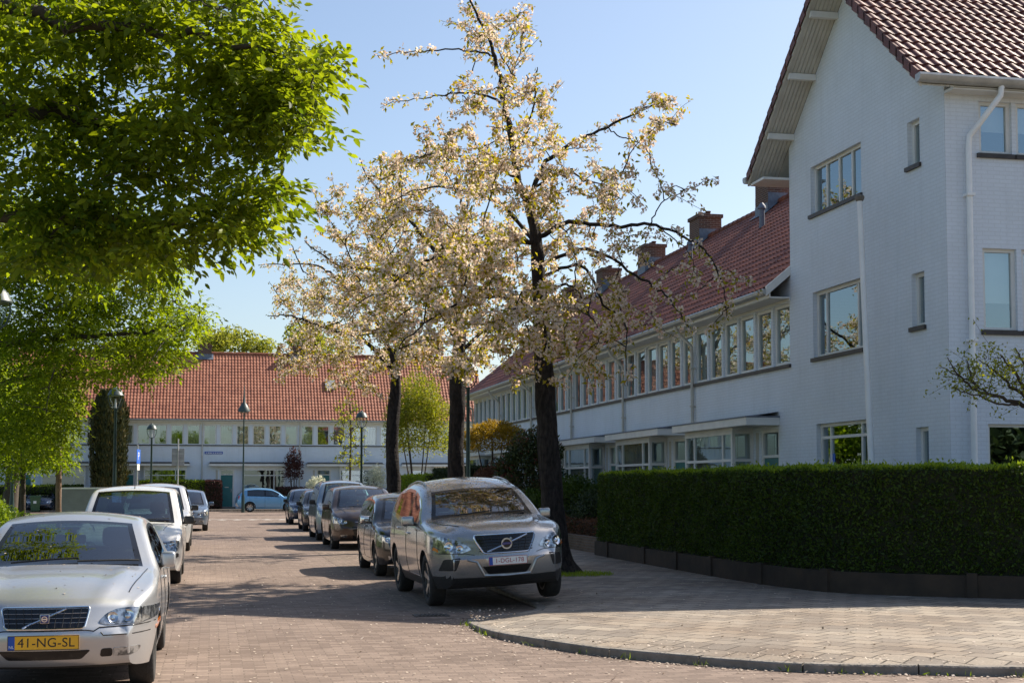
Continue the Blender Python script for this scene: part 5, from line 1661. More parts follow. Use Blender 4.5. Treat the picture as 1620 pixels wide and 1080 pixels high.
def leafy(name, label, base, d, dr, ells, limbs, bark, mat, lsize, nleaf, slen, trunk_r, seed, group=None, wid=.48, trunk_pts=None, thin=.0, extra=()):
    T = Tree(seed)
    bark_trunk(T, trunk_pts or [base, Vector(base) + Vector((.05, 0, 1.5)), Vector(base) + Vector((0, .1, 3.))], [trunk_r, trunk_r * .9, trunk_r * .75], .1)
    for L, r0, r1, dd in limbs: T.limb([trunk_pts[-1] if trunk_pts else Vector(base) + Vector((0, .1, 3.))] + px_path(L, d + dd * .5, dd * .5), r0, r1, 5, 7, .03)
    P = []
    for cx, cy, rx, ry, n in ells:
        k = 0
        while k < n:
            q = RNG.uniform(-1, 1, 3)
            if q @ q > 1: continue
            p = spot(cx + q[0] * rx, cy + q[1] * ry, d + q[2] * dr)
            if noise.noise(p * (1.35 if d < 20 else .8)) < -.06 - thin: 
                if RNG.random() < .85: k += .4; continue
            P.append(p[:]); k += 1
    for c_, r_, n_ in extra:
        q = rdir(n_) * (RNG.random((n_, 1)) ** .4); P += [tuple(v) for v in (q * np.array(r_) + np.array(c_))]
    P = np.array(P)
    # fine twigs reach some of the sprays
    for i in RNG.choice(len(P), min(len(P) // 5, 160), replace=False): T.reach(Vector(P[i]), r=.007 if d < 20 else .012, bow=.08, bud=(2, 9, 9), sub=0)
    root = tag(empty(name, base), label, 'tree', group)
    b = Vector(base)
    T.buds = []; finish(T, root, base, bark)
    C, D, N, S = sprays(P - np.array(base), nleaf, slen, lsize)
    link('crown', leaves_mesh('crown', C, D, N, S, wid, fine=d < 20), MATS[mat], root)
    print(name, 'leaves', len(C))
    return root

leafy('lime_tree', 'big leafy tree overhanging the upper left corner above the silver saloon', (-5.6, 12.6, .09), 11.8, .95,
      [(60, 60, 230, 150, 560), (300, 40, 170, 100, 420), (420, 110, 80, 95, 220), (478, 115, 40, 50, 60), (440, 200, 48, 40, 70), (300, 200, 170, 110, 340), (90, 230, 190, 120, 470), (60, 320, 120, 60, 200), (120, 392, 150, 42, 230), (255, 385, 60, 28, 60), (515, 92, 26, 34, 26), (500, 205, 22, 20, 12), (330, 335, 95, 55, 150), (400, 310, 55, 60, 75), (180, 330, 120, 45, 120), (430, 300, 30, 26, 22), (-200, 150, 180, 260, 380), (485, 170, 26, 24, 14), (350, 382, 30, 18, 10)],
      [([(-180, 330), (20, 340), (150, 350), (280, 350)], .09, .02, 0), ([(-180, 150), (60, 180), (220, 200), (380, 200), (480, 160)], .1, .015, .5), ([(-150, 20), (100, 40), (300, 60), (450, 90)], .1, .015, -.6), ([(0, 180), (180, 250), (330, 310), (420, 320)], .05, .012, .8)],
      'bark_grey', 'leaf_lime', .092, 12, .34, .22, 31, extra=[((-2.75, 15.6, 6.3), (1.6, 2.4, 1.5), 800)])
leafy('maple_tree', 'broad bright green tree on the left verge below the overhanging foliage', (-6.4, 30.5, .09), 29.5, 2.6,
      [(90, 360, 190, 65, 1400), (225, 395, 70, 55, 600), (70, 430, 170, 110, 2900), (210, 440, 80, 70, 800), (140, 535, 140, 78, 1500), (255, 520, 62, 48, 420), (315, 500, 30, 30, 90), (35, 610, 110, 110, 1300), (60, 670, 70, 60, 500), (240, 580, 40, 22, 80), (285, 565, 26, 20, 30), (-150, 520, 130, 180, 600)],
      [([(-40, 470), (60, 440), (160, 420), (250, 420)], .10, .02, .5), ([(-60, 560), (50, 540), (160, 530), (280, 520), (320, 505)], .11, .015, -.5), ([(-60, 620), (40, 600), (150, 590), (220, 580)], .09, .02, 1.)],
      'bark_grey', 'leaf_elm', .115, 7, .34, .24, 32)
for px, d, lab, ells, sd in [(35, 40., 'young tree with a bare upright stem at the left edge beside the green bin', [(40, 680, 75, 60, 520), (20, 725, 60, 36, 220)], 33),
                             (92, 38., 'young tree with a reddish stem in front of the grey box trailer', [(92, 650, 42, 62, 520), (85, 712, 46, 36, 320), (108, 630, 24, 36, 90)], 34)]:
    gp = spot(px, 768 + FPX * 1.56 / d, d); gp.z = .09
    r_ = leafy('young_tree', lab, gp[:], d, 1.3, ells, [], 'bark_stake' if sd == 34 else 'bark_grey', 'leaf_elm', .12, 7, .32, .085, sd, 'young trees on the left verge', trunk_pts=[gp[:], spot(px + 1, 760, d), spot(px + 2, 700, d)])

def shell(c, rad, n, inner=.72, flat=0.):
    D = rdir(n); D[:, 2] = np.where(D[:, 2] < -.3, -D[:, 2], D[:, 2])
    q = RNG.uniform(inner, 1.05, (n, 1))
    lump = np.array([1 + .22 * noise.noise(Vector(d * 2.2 + np.array(c))) + .10 * noise.noise(Vector(d * 5. + np.array(c))) for d in D])[:, None]
    return D * np.array(rad) * q * lump, D

def bush(name, label, c, rad, mat, n, ls, cat='shrub', group=None, z0=.12, stem=True, core=True, inner=.7, wid=.5):
    root = tag(empty(name, (c[0], c[1], z0)), label, cat, group)
    P, D = shell(c, rad, n, inner)
    P[:, 2] += c[2] - z0
    ok = P[:, 2] > .02
    P, D = P[ok], D[ok]
    Dl = unit(D + RNG.normal(0, .7, D.shape)); N = unit(RNG.normal(0, .5, D.shape) + D * .6 + np.array([0, 0, .6]))
    link('foliage', leaves_mesh('foliage', P, Dl, N, RNG.uniform(.6, 1.2, len(P)) * ls, wid), MATS[mat], root)
    mb = MB()
    h = c[2] - z0
    rr = random.Random(int(c[0] * 100 + c[1]))
    for k in range(5):
        a = rr.uniform(0, 6.28)
        mb.tube([(0, 0, -.02), (math.cos(a) * rad[0] * .25, math.sin(a) * rad[1] * .25, h * .5), (math.cos(a) * rad[0] * .6, math.sin(a) * rad[1] * .6, h + rad[2] * .4)], [.05, .035, .01], 6)
    mb.build('stem', MATS['bark_grey'], root, smooth=60)
    return root

def hedge(name, label, path, w, z0, z1, mat, dens, ls, seed=0, group=None, front=True, cat='hedge', core_in=.06, top=None):
    """clipped hedge: the path is its street face, the body lies to the right of it"""
    path = path[::-1] if path[0][1] > path[-1][1] or path[0][0] < path[-1][0] else path
    o0 = Vector((path[0][0], path[0][1], z0))
    root = tag(empty(name, o0[:]), label, cat, group)
    mb = MB()
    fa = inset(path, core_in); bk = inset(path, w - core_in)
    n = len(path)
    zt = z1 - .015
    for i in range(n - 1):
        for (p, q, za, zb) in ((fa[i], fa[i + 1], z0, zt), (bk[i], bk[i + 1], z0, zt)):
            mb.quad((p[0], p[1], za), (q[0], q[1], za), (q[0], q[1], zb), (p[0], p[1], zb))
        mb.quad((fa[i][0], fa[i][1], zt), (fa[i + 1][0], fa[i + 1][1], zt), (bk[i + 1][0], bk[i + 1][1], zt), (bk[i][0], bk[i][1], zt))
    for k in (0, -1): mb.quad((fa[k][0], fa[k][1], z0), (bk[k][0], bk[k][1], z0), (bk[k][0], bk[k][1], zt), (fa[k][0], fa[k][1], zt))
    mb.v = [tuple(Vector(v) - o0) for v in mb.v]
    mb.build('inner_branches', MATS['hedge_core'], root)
    C, N, UPS = [], [], []
    def scatter(a, b, c_, nrm, k):
        """parallelogram a + u (b-a) + v (c-a)"""
        u = RNG.random((k, 1)); v = RNG.random((k, 1))
        a, b, c_ = (np.array(x) for x in (a, b, c_))
        P = a + u * (b - a) + v * (c_ - a)
        nn = np.array(nrm)
        bump = np.array([.05 * noise.noise(Vector(p * 1.1)) + .04 * noise.noise(Vector(p * 3.)) + .02 * noise.noise(Vector(p * 8)) for p in P])[:, None]
        bump = bump + (RNG.random((k, 1)) < .02) * RNG.uniform(.02, .10, (k, 1))
        if nrm[2] < .5: P[:, 2] += bump[:, 0] * .6 * ((P[:, 2] - z0) / (z1 - z0)) ** 4
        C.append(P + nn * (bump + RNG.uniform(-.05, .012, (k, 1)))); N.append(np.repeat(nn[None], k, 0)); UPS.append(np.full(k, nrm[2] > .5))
    for i in range(n - 1):
        a, b = Vector((*path[i], 0)), Vector((*path[i + 1], 0)); L = (b - a).length
        t = (b - a).normalized(); nr = Vector((-t.y, t.x, 0))
        scatter((a.x, a.y, z0 + .04), (b.x, b.y, z0 + .04), (a.x, a.y, z1), nr[:], int(L * (z1 - z0) * dens))
        bb = inset(path, w)
        scatter((a.x, a.y, z1), (b.x, b.y, z1), (bb[i][0], bb[i][1], z1), (0, 0, 1), int(L * w * dens))
    for k, sg in ((0, -1), (-1, 1)):
        a = path[k]; b = inset(path, w)[k]
        t = (Vector(path[1]) - Vector(path[0])).normalized() if k == 0 else (Vector(path[-1]) - Vector(path[-2])).normalized()
        scatter((a[0], a[1], z0), (b[0], b[1], z0), (a[0], a[1], z1), (t.x * sg, t.y * sg, 0), int(w * (z1 - z0) * dens))
    C = np.concatenate(C) - np.array(o0[:]); N = np.concatenate(N)
    D = unit(N * .8 + RNG.normal(0, .7, N.shape) + np.array([0, 0, .35]))
    NN = unit(RNG.normal(0, .6, N.shape) + N * .7 + np.array([0, 0, .4]))
    S_ = RNG.uniform(.6, 1.2, len(C)) * ls
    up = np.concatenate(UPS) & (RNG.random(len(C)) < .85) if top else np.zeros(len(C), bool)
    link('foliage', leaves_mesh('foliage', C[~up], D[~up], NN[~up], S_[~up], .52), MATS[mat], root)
    if top: link('sun_tinted_leaves', leaves_mesh('sun_tinted_leaves', C[up] + np.array([0, 0, .02]), D[up] + np.array([0, 0, .5]), NN[up], S_[up], .52), MATS[top], root)  # sunlight on the hedge top, put into a brighter leaf colour
    print(name, len(C))
    return root

hp = smooth_path([(8.42, 30.7), (8.40, 27.), (8.40, 24.1), (8.44, 21.6), (8.56, 20.4), (8.78, 19.4), (9.35, 18.64), (10.85, 17.62), (13, 16.55), (16, 15.4), (19, 14.5)], 3)
hedge('clipped_hedge', 'long dark clipped hedge, its top coloured as if sunlit, on the low corner garden wall', hp, 1.05, .40, 1.89, 'leaf_hedge', 1700, .058, top='leaf_bright_hedge')
# low wall under the hedge, and the next garden's low wall
def low_wall(label, path, z0, z1, mat, th=.14, pan=1.6):
    path = path[::-1]
    o0 = Vector((path[0][0], path[0][1], z0))
    root = tag(empty('garden_wall', o0[:]), label, 'low wall')
    mb = MB(); po = MB()
    bk = inset(path, th)
    acc = 0
    for i in range(len(path) - 1):
        a, b, c, d = path[i], path[i + 1], bk[i + 1], bk[i]
        mb.add([(a[0], a[1], z0), (b[0], b[1], z0), (c[0], c[1], z0), (d[0], d[1], z0), (a[0], a[1], z1), (b[0], b[1], z1), (c[0], c[1], z1), (d[0], d[1], z1)], [(4, 5, 6, 7), (0, 1, 5, 4), (2, 3, 7, 6)])
        L = (Vector(b) - Vector(a)).length; acc += L
        if acc > pan:
            acc = 0; t = (Vector(b) - Vector(a)).normalized()
            q = Vector((*a, 0)) - Vector((-t.y, t.x, 0)) * .02
            po.add([tuple(q + Vector((t.x * u, t.y * u, 0)) + Vector((-t.y, t.x, 0)) * v + Vector((0, 0, z))) for z in (z0, z1 + .03) for u, v in ((-.07, -.16), (.07, -.16), (.07, .05), (-.07, .05))], [(0, 3, 2, 1), (4, 5, 6, 7), (0, 1, 5, 4), (1, 2, 6, 5), (2, 3, 7, 6), (3, 0, 4, 7)])
    for k in (0, -1): mb.quad((path[k][0], path[k][1], z0), (bk[k][0], bk[k][1], z0), (bk[k][0], bk[k][1], z1), (path[k][0], path[k][1], z1))
    for m in (mb, po): m.v = [tuple(Vector(v) - o0) for v in m.v]
    mb.build('wall_panel', MATS[mat], root, uv=True); po.build('wall_post', MATS['plinth_concrete'], root)
    return root
wp = inset(hp, .05); wp = [(wp[0][0], 30.8)] + wp
low_wall('low dark concrete garden wall under the long clipped hedge', wp, .10, .42, 'plinth_concrete')
low_wall('low brick garden wall left of the clipped hedge, behind the nearest cherry trunk', [(8.62, 60), (8.62, 48), (8.62, 40), (8.62, 35), (8.64, 31.6)], .10, .46, 'garden_brick', .2, 99)

# shrubs of the right hand gardens
hedge('low_hedge', 'low red brown hedge on the brick garden wall behind the cherry trunk', [(8.86, 40), (8.88, 36), (8.9, 31.8)], .5, .14, .80, 'leaf_redbrown', 900, .06)
bush('garden_shrub', 'dark green shrub with arching shoots behind the low red brown hedge', (9.9, 35.2, .75), (.95, 1.4, .75), 'leaf_dark', 5000, .09)
bush('garden_shrub', 'green leafy shrub at the end of the clipped hedge below the bay window', (9.6, 32.2, .7), (.7, .8, .75), 'leaf_hedge', 3500, .085)
bush('garden_shrub', 'low green shrub just left of the nearest cherry trunk', (8.9, 38.6, .8), (.8, 1.2, .75), 'leaf_hedge', 4000, .09)
hedge('dark_hedge', 'very dark clipped hedge right under the third bay window', [(10.2, 46), (10.2, 42), (10.2, 36.6)], .7, .14, 1.62, 'leaf_dark', 800, .07)
bush('garden_shrub', 'full green shrub between the nearest cherry trunk and the dark hedge', (9.5, 37.2, .95), (.8, 1.1, .95), 'leaf_hedge', 5000, .09)
bush('garden_shrub', 'rounded mid green shrub low behind the black hatchback', (8.8, 47.8, .9), (.9, 1.3, .95), 'leaf_hedge', 4500, .10)
bush('rhododendron', 'tall dark shrub with reddish young leaves between the cherry trunk and the golden conifer', (9.1, 40.4, 1.55), (1.0, 1.1, 1.55), 'leaf_rhodo', 9000, .12)
gc = bush('golden_conifer', 'golden topped cloud clipped conifer behind the SUV roof', (9.0, 45.6, 3.0), (1.02, 1.15, .72), 'leaf_gold', 12000, .075)
bush('garden_shrub', 'brownish green shrub below the golden conifer', (8.9, 44.6, 1.2), (.95, 1.1, 1.15), 'leaf_redbrown', 6500, .09)
bush('weeping_tree', 'bright fresh green round tree between the second and third cherry trunks', (9.2, 64.6, 3.9), (1.55, 1.8, 2.9), 'leaf_young', 17000, .12, cat='tree', inner=.45)
hedge('bright_hedge', 'bright yellow green hedge below the round fresh green tree', [(7.7, 60), (7.9, 57), (8.0, 54)], 1.4, .14, 2.05, 'leaf_bright_hedge', 700, .08)
hedge('tall_dark_hedge', 'dark garden hedge behind the second cherry trunk', [(8.2, 53.5), (8.3, 50), (8.4, 46.9)], 1.2, .14, 2.25, 'leaf_dark', 600, .09)
# pruned tree at the right edge
T = Tree(55)
base = (12.6, 19.2, .14)
bark_trunk(T, [base, (12.62, 19.2, 1.2), (12.55, 19.25, 2.0)], [.12, .10, .09])
dq = 19.8 + 1.0
for L, dd in [([(1640, 655), (1612, 638), (1580, 628), (1545, 618), (1515, 590), (1498, 565)], 0), ([(1640, 650), (1600, 610), (1570, 585), (1550, 568)], .3), ([(1640, 645), (1612, 600), (1595, 575), (1580, 560)], -.3), ([(1575, 627), (1550, 615), (1520, 595), (1484, 580)], .2), ([(1612, 638), (1590, 640), (1560, 632), (1530, 622), (1505, 612)], -.4), ([(1640, 648), (1628, 600), (1615, 565), (1605, 550)], .4), ([(1545, 618), (1535, 590), (1530, 568)], .2)]:
    T.limb([Vector((12.55, 19.25, 2.0))] * (1 if L[0][0] > 1635 else 0) + px_path(L, dq, dd), .05 if L[0][0] > 1635 else .022, .006, 5, 6, .012, (.35, .07, .05))
T.fill([(1580, 595, 60, 40, 34), (1530, 600, 40, 30, 14), (1640, 590, 60, 50, 30)], dq, .7, dict(r=.006, bud=(.2, .07, .05)))
pt = tag(empty('pruned_tree', base), 'small pruned tree with yellow green spring leaves at the right edge above the hedge', 'tree')
finish(T, pt, base, 'bark_grey')
B = np.array([b[:] for b in T.buds]); B = np.repeat(B, 3, 0) + RNG.normal(0, .04, (len(B) * 3, 3))
link('crown', leaves_mesh('crown', B, rdir(len(B), -.1), rdir(len(B), 1.), RNG.uniform(.035, .075, len(B)), .5), MATS['leaf_young'], pt)

# ---- plants along the far terrace and the left verge
def cypress(c, w, h):
    root = tag(empty('cypress', (c[0], c[1], .12)), 'tall dark columnar cypress before the far terrace', 'tree')
    n = 15000
    z = RNG.random(n) ** .9 * h; a = RNG.random(n) * 2 * PI
    prof = np.minimum(1, .82 + .5 * z / h) * np.where(z > h * .82, np.sqrt(np.maximum(0, (h * 1.04 - z) / (h * .22))), 1)
    r = w * prof * RNG.uniform(.78, 1.03, n) * (1 + .08 * np.sin(a * 7) + .06 * np.sin(a * 3 + z))
    P = np.stack([np.cos(a) * r, np.sin(a) * r, z], 1)
    D = np.stack([np.cos(a) * .35, np.sin(a) * .35, np.ones(n)], 1) + RNG.normal(0, .25, (n, 3))
    N = np.stack([np.cos(a), np.sin(a), np.zeros(n)], 1) + RNG.normal(0, .4, (n, 3))
    link('foliage', leaves_mesh('foliage', P, D, N, RNG.uniform(.15, .34, n), .32), MATS['leaf_cypress'], root)
    mb = MB(); mb.tube([(0, 0, 0), (0, 0, h * .95)], [.14, .03], 8); mb.build('trunk', MATS['bark_grey'], root)
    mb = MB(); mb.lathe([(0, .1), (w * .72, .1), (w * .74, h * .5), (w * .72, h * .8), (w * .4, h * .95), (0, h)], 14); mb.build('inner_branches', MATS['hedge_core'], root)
cypress((-6.55, 95.3), 1.12, 7.6)
hedge('front_hedge', 'long green front garden hedge at the far left behind the wheelie bin', [(-20, 95.0), (-14, 95.0), (-8.2, 95.0)], 1.0, .12, 1.62, 'leaf_hedge', 260, .14)
hedge('front_hedge', 'yellow green front hedge right of the cypress, behind the white hatchback', [(-4.6, 95.6), (-2.6, 95.6), (-.4, 95.6)], .9, .12, 1.95, 'leaf_bright_hedge', 320, .13)
hedge('front_hedge', 'dark red end of hedge left of the teal door at the far terrace', [(-.38, 95.4), (.6, 95.4)], 1.0, .12, 1.95, 'leaf_purple', 420, .12)
hedge('front_hedge', 'low reddish hedge behind the sky blue hatchback', [(4.4, 95.8), (7.0, 95.8), (11, 95.8)], .7, .12, 1.5, 'leaf_purple', 320, .12)
bush('purple_shrub', 'purple leaved shrub against the far facade right of the sky blue car', (5.35, 96.6, 2.5), (.62, .5, 1.7), 'leaf_purple', 1900, .17, inner=.3)
bush('white_shrub', 'white flowering shrub behind the blue grey carrier', (6.8, 94.8, 1.35), (.7, .6, .85), 'leaf_white', 1500, .14)
bush('white_shrub', 'pale variegated shrub beside the lamp post at the right end of the far terrace', (10.9, 96.3, 1.7), (.75, .6, 1.35), 'leaf_white', 1500, .15, inner=.4)
# slim young tree
T = Tree(77); dq = 84.
base = spot(553, 768 + FPX * 1.53 / dq, dq)[:]
base = (base[0], base[1], .12)
bark_trunk(T, [base, spot(554, 740, dq), spot(555, 690, dq), spot(554, 640, dq)], [.07, .06, .05, .03])
T.fill([(552, 690, 34, 45, 34), (553, 650, 22, 22, 14), (556, 730, 22, 16, 8)], dq, 1.2, dict(r=.02, bud=(.2, .22, .1)))
yt = tag(empty('slim_tree', base), 'slim young yellow green tree standing before the far terrace left of the lamp', 'tree')
finish(T, yt, base, 'bark_grey')
B = np.array([b[:] for b in T.buds]); B = np.repeat(B, 3, 0) + RNG.normal(0, .09, (len(B) * 3, 3))
link('crown', leaves_mesh('crown', B, rdir(len(B), -.1), rdir(len(B), 1.), RNG.uniform(.12, .24, len(B)), .5), MATS['leaf_young'], yt)

def far_tree(c, rad, label, n=4200, mat='leaf_far', ls=.4, group='trees behind the far terrace'):
    root = tag(empty('background_tree', (c[0], c[1], 0)), label, 'tree', group)
    C = []
    for k in range(9):
        o = rdir(1)[0] * np.array(rad) * .62
        D = rdir(n // 9) * (RNG.random((n // 9, 1)) ** .5) * np.array(rad) * RNG.uniform(.3, .5)
        C.append(o + D)
    C = np.concatenate(C) + np.array([0, 0, c[2]])
    link('crown', leaves_mesh('crown', C, rdir(len(C)), rdir(len(C), .8), RNG.uniform(.6, 1.2, len(C)) * ls, .6), MATS[mat], root)
    mb = MB(); mb.tube([(0, 0, 0), (.2, 0, c[2] * .5), (0, 0, c[2])], [.4, .3, .1], 8)
    rr = random.Random(int(c[0]))
    for k in range(6): mb.tube([(0, 0, c[2] * .7), (rr.uniform(-1, 1) * rad[0] * .4, rr.uniform(-1, 1), c[2]), (rr.uniform(-1, 1) * rad[0] * .9, rr.uniform(-1, 1), c[2] + rr.uniform(-.2, .9) * rad[2])], [.15, .09, .03], 6)
    mb.build('trunk', MATS['bark_grey'], root, smooth=60)
far_tree((1.5, 126, 12.6), (4.6, 4, 3.2), 'airy yellow green tree peeping over the far roof right of the second chimney')
far_tree((8.5, 132, 13.4), (5.0, 4, 3.6), 'airy yellow green tree over the far roof, partly behind the cherry blossom')
far_tree((-6.5, 128, 12.6), (4.2, 4, 3.0), 'airy yellow green tree over the far roof between the two far chimneys')

for c, rad, lab in [((-9.2, 58, 5.2), (2.5, 3., 3.2), 'leafy tree on the left verge beyond the grey box trailer'), ((-9.4, 71, 5.4), (2.6, 3.2, 3.3), 'farthest leafy tree on the left verge, hidden behind the nearer foliage'),
                    ((27, -8, 3.6), (6, 3.5, 3.8), 'unseen tree added behind the camera, darkening reflections in the right windows'), ((35, -9, 4.2), (5, 3.5, 4.), 'second unseen tree added to darken reflections in the corner house windows')]:
    far_tree(c, rad, lab, 9000, 'leaf_elm' if c[0] < 0 else 'leaf_dark', .22 if c[0] < 0 else .55, 'trees on the left verge' if c[0] < 0 else 'unseen trees added for the window reflections')  # the last two are unseen, added only to darken the window reflections
# undergrowth of the left verge
for c, rad, mat, n, ls, lab in [((-3.2, 22.2, .72), (.62, 1.0, .72), 'leaf_bright_hedge', 4200, .075, 'sunlit yellow green shrub at the left edge beside the silver saloon'),
                                ((-5.4, 27.5, .65), (.8, 1.3, .75), 'leaf_hedge', 4200, .08, 'green shrub by the brick pillar at the left edge'),
                                ((-3.3, 27.6, .42), (.75, 2.2, .55), 'leaf_bright_hedge', 4600, .07, 'low bright ground shrub behind the silver saloon')]:
    bush('verge_shrub', lab, c, rad, mat, n, ls, z0=.09)
mb = MB(); pb = tag(empty('brick_pillar', (-6.95, 29.6, .09)), 'short brown brick pillar at the left edge behind the shrubs', 'pillar')
mb.box(-.25, .25, -.25, .25, 0, 1.42); mb.build('shaft', MATS['garden_brick'], pb, uv=True)
mb = MB(); mb.rbox(-.3, .3, -.3, .3, 1.421, 1.5, .015); mb.build('cap', MATS['kerb_concrete'], pb)
# grass at the trunk feet and along the kerbs, fallen petals
P = []
for (cx, cy, rx, ry, n) in [(6.1, 24.0, .75, .6, 1500), (6.1, 35.5, .7, .6, 500), (6.1, 48.5, .7, .6, 400)]:
    a = RNG.random(n) * 2 * PI; r = np.sqrt(RNG.random(n)); P.append(np.stack([cx + np.cos(a) * r * rx, cy + np.sin(a) * r * ry, np.full(n, .113)], 1))
n = 7000; P.append(np.stack([RNG.uniform(-7, -2.52, n), RNG.uniform(14, 46, n), np.full(n, .088)], 1))
kk = np.array(kerb_pts); 
for i in range(8, 90):
    if RNG.random() < .45:
        k = RNG.integers(4, 16); P.append(np.stack([kk[i, 0] + RNG.normal(0, .05, k), kk[i, 1] - .02 + RNG.normal(0, .04, k), np.full(k, .0)], 1))
P = np.concatenate(P)
tag(link('grass', leaves_mesh('grass', P, rdir(len(P), 1.5), rdir(len(P)), RNG.uniform(.03, .09, len(P)), .16), MATS['leaf_bright_hedge']), kind='stuff')
n = 5200
x = RNG.uniform(-2.3, 8.2, n); y = 11 + RNG.random(n) ** 1.4 * 45
extra = 1500
q = np.array([kat(t_, kerb_pts) for t_ in RNG.uniform(28, 41.5, extra)]); kx = np.concatenate([x, q[:, 0] + RNG.normal(0, .16, extra)]); ky = np.concatenate([y, q[:, 1] - .06 + RNG.normal(0, .10, extra)])
def on_pav(px, py):
    return inpoly((px, py), inner_poly)
inner_poly = inner + [(60, 60), (60, 20)]
kerb_poly = kerb_pts + [(60, 60), (60, 20)]
Z = np.array([(.118 if inpoly((a, b), kerb_poly) else .006) for a, b in zip(kx, ky)])
CP = []
for root, sk, S in CARS:
    nn = {True: 420, False: 70}['SUV' in S['label']] if S['group'] != 'cars parked along the cross street' else 0
    if 'black hatch' in S['label'] or 'brown' in S['label']: nn = 220
    Mw = Matrix.Translation(root.location) @ root.rotation_euler.to_matrix().to_4x4()
    for _ in range(nn):
        h = sk.top((random.uniform(-.8, S['L'] - .9), random.uniform(-.8, .8)))
        if h and h[1].z > .8: CP.append((Mw @ (h[0] + h[1] * .004))[:])
P = np.concatenate([np.stack([kx, ky, Z + .004], 1), np.array(CP)])
D = rdir(len(P)); D[:, 2] *= .12; N = RNG.normal(0, .25, (len(P), 3)); N[:, 2] = 1
tag(link('fallen_petals', quads_mesh('fallen_petals', P, D, N, np.concatenate([RNG.uniform(.014, .036, len(kx)), RNG.uniform(.012, .026, len(CP))]), .8), MATS['petal_litter']), kind='stuff')

# ------------------------------------------------------------------ street furniture
def lamp_post(loc, label):
    r = tag(empty('street_lamp', loc), label, 'street lamp', 'lantern street lamps')
    H = 4.0
    mb = MB(); mb.lathe([(.11, 0), (.11, .75), (.085, .85), (.075, 1.1), (.06, 1.3), (.05, 2.4), (.042, H - .08), (.05, H - .06), (.05, H)], 16); mb.build('pole', MATS['lamp_green'], r, smooth=40)
    mb = MB()
    for s in (1, -1): mb.tube([(s * .03, 0, H - .04), (s * .16, 0, H + .06), (s * .225, 0, H + .25), (s * .215, 0, H + .42)], .014, 8)
    mb.build('bracket', MATS['lamp_green'], r, smooth=50)
    mb = MB(); mb.lathe([(.03, H + .02), (.10, H + .05), (.135, H + .16), (.20, H + .40)], 20); mb.build('lantern_glass', MATS['lamp_glass'], r, smooth=40)
    mb = MB(); mb.lathe([(.0, H + .395), (.255, H + .395), (.26, H + .42), (.23, H + .47), (.19, H + .56), (.11, H + .63), (.05, H + .655), (.03, H + .70), (0, H + .71)], 24); mb.build('lantern_cap', MATS['lamp_cap'], r, smooth=35)
    mb = MB(); mb.lathe([(0, H + .02), (.028, H + .02), (.03, H + .30), (0, H + .30)], 10); mb.build('bulb', MATS['ink_white'], r, smooth=40)
    mb = MB(); mb.box(-.05, .05, -.114, -.108, .35, .62); mb.build('service_hatch', MATS['iron'], r)
    return r
lp = lamp_post((-3.01, 46.6, .09), 'green lantern street lamp in front of the dark cypress')
KIDS = {}
for x_ in bpy.data.objects:
    if x_.parent: KIDS.setdefault(x_.parent.name, []).append(x_)
for loc, lab in [((-2.92, 72.15, .02), 'lantern street lamp right of the cypress, behind the white hatchback roof'), ((6.16, 60.0, .12), 'dark lantern street lamp before the far terrace, beside the slim young tree'),
                 ((6.27, 35.1, .12), 'lantern street lamp post beside the second cherry trunk, its lantern lost in the blossom'), ((-3.33, 23.2, .09), 'green lantern street lamp cut by the left edge of the picture'),
                 ((-6.85, 52.5, .09), 'lantern street lamp on the left verge, its lantern hidden in the trees')]:
    c = copy_tree(lp, None, KIDS); c.location = loc; c['label'] = lab
r = tag(empty('bell_lamp', (1.9, 89.6, 0)), 'tall thin street lamp with a bell shade and spike before the far terrace', 'street lamp')
mb = MB(); mb.lathe([(.10, 0), (.10, 1.0), (.06, 1.15), (.05, 3), (.04, 6.15)], 12); mb.build('pole', MATS['lamp_green'], r, smooth=40)
mb = MB(); mb.lathe([(0, 6.2), (.25, 6.2), (.38, 6.24), (.36, 6.36), (.22, 6.62), (.09, 6.8), (.05, 7.3), (.02, 7.85), (0, 7.9)], 20); mb.build('shade', MATS['lamp_cap'], r, smooth=40)
mb = MB(); mb.lathe([(.0, 5.98), (.12, 6.0), (.2, 6.08), (.24, 6.195), (0, 6.195)], 16); mb.build('bowl', MATS['lamp_glass'], r, smooth=40)
# signs
s = tag(empty('parking_sign', (-3.08, 61.97, .02)), 'narrow blue and white parking sign on a thin post, seen nearly edge on', 'sign')
mb = MB(); mb.lathe([(.03, 0), (.03, 3.35), (0, 3.36)], 10); mb.build('post', MATS['zinc'], s, smooth=40)
def turned(mb, a): 
    c_, s_ = math.cos(a), math.sin(a); mb.v = [(v[0] * c_ - v[1] * s_, v[0] * s_ + v[1] * c_, v[2]) for v in mb.v]
mb = MB(); mb.rbox(-.3, .3, -.05, -.035, 2.56, 3.16, .006); turned(mb, math.radians(79)); mb.build('sign_panel', MATS['sign_blue'], s)
mb = MB(); mb.rbox(-.2, .2, -.05, -.036, 2.28, 2.54, .006); turned(mb, math.radians(79)); mb.build('lower_panel', MATS['plate_white'], s)
me = text_mesh('P', .46, .002); o = inst('sign_lettering', me, MATS['ink_white'], s, (-.053 * math.sin(math.radians(-79)) , -.053 * math.cos(math.radians(79)), 2.86)); o.rotation_euler = (PI / 2, 0, math.radians(79))
s = tag(empty('road_sign', (-1.64, 71.9, 0)), 'grey back of a square road sign on its post before the far terrace', 'sign')
mb = MB(); mb.lathe([(.035, 0), (.035, 3.95), (0, 3.96)], 10); mb.build('post', MATS['zinc'], s, smooth=40)
mb = MB(); mb.rbox(-.30, .30, .04, .06, 2.62, 3.48, .006); mb.build('sign_panel', MATS['sign_grey'], s)
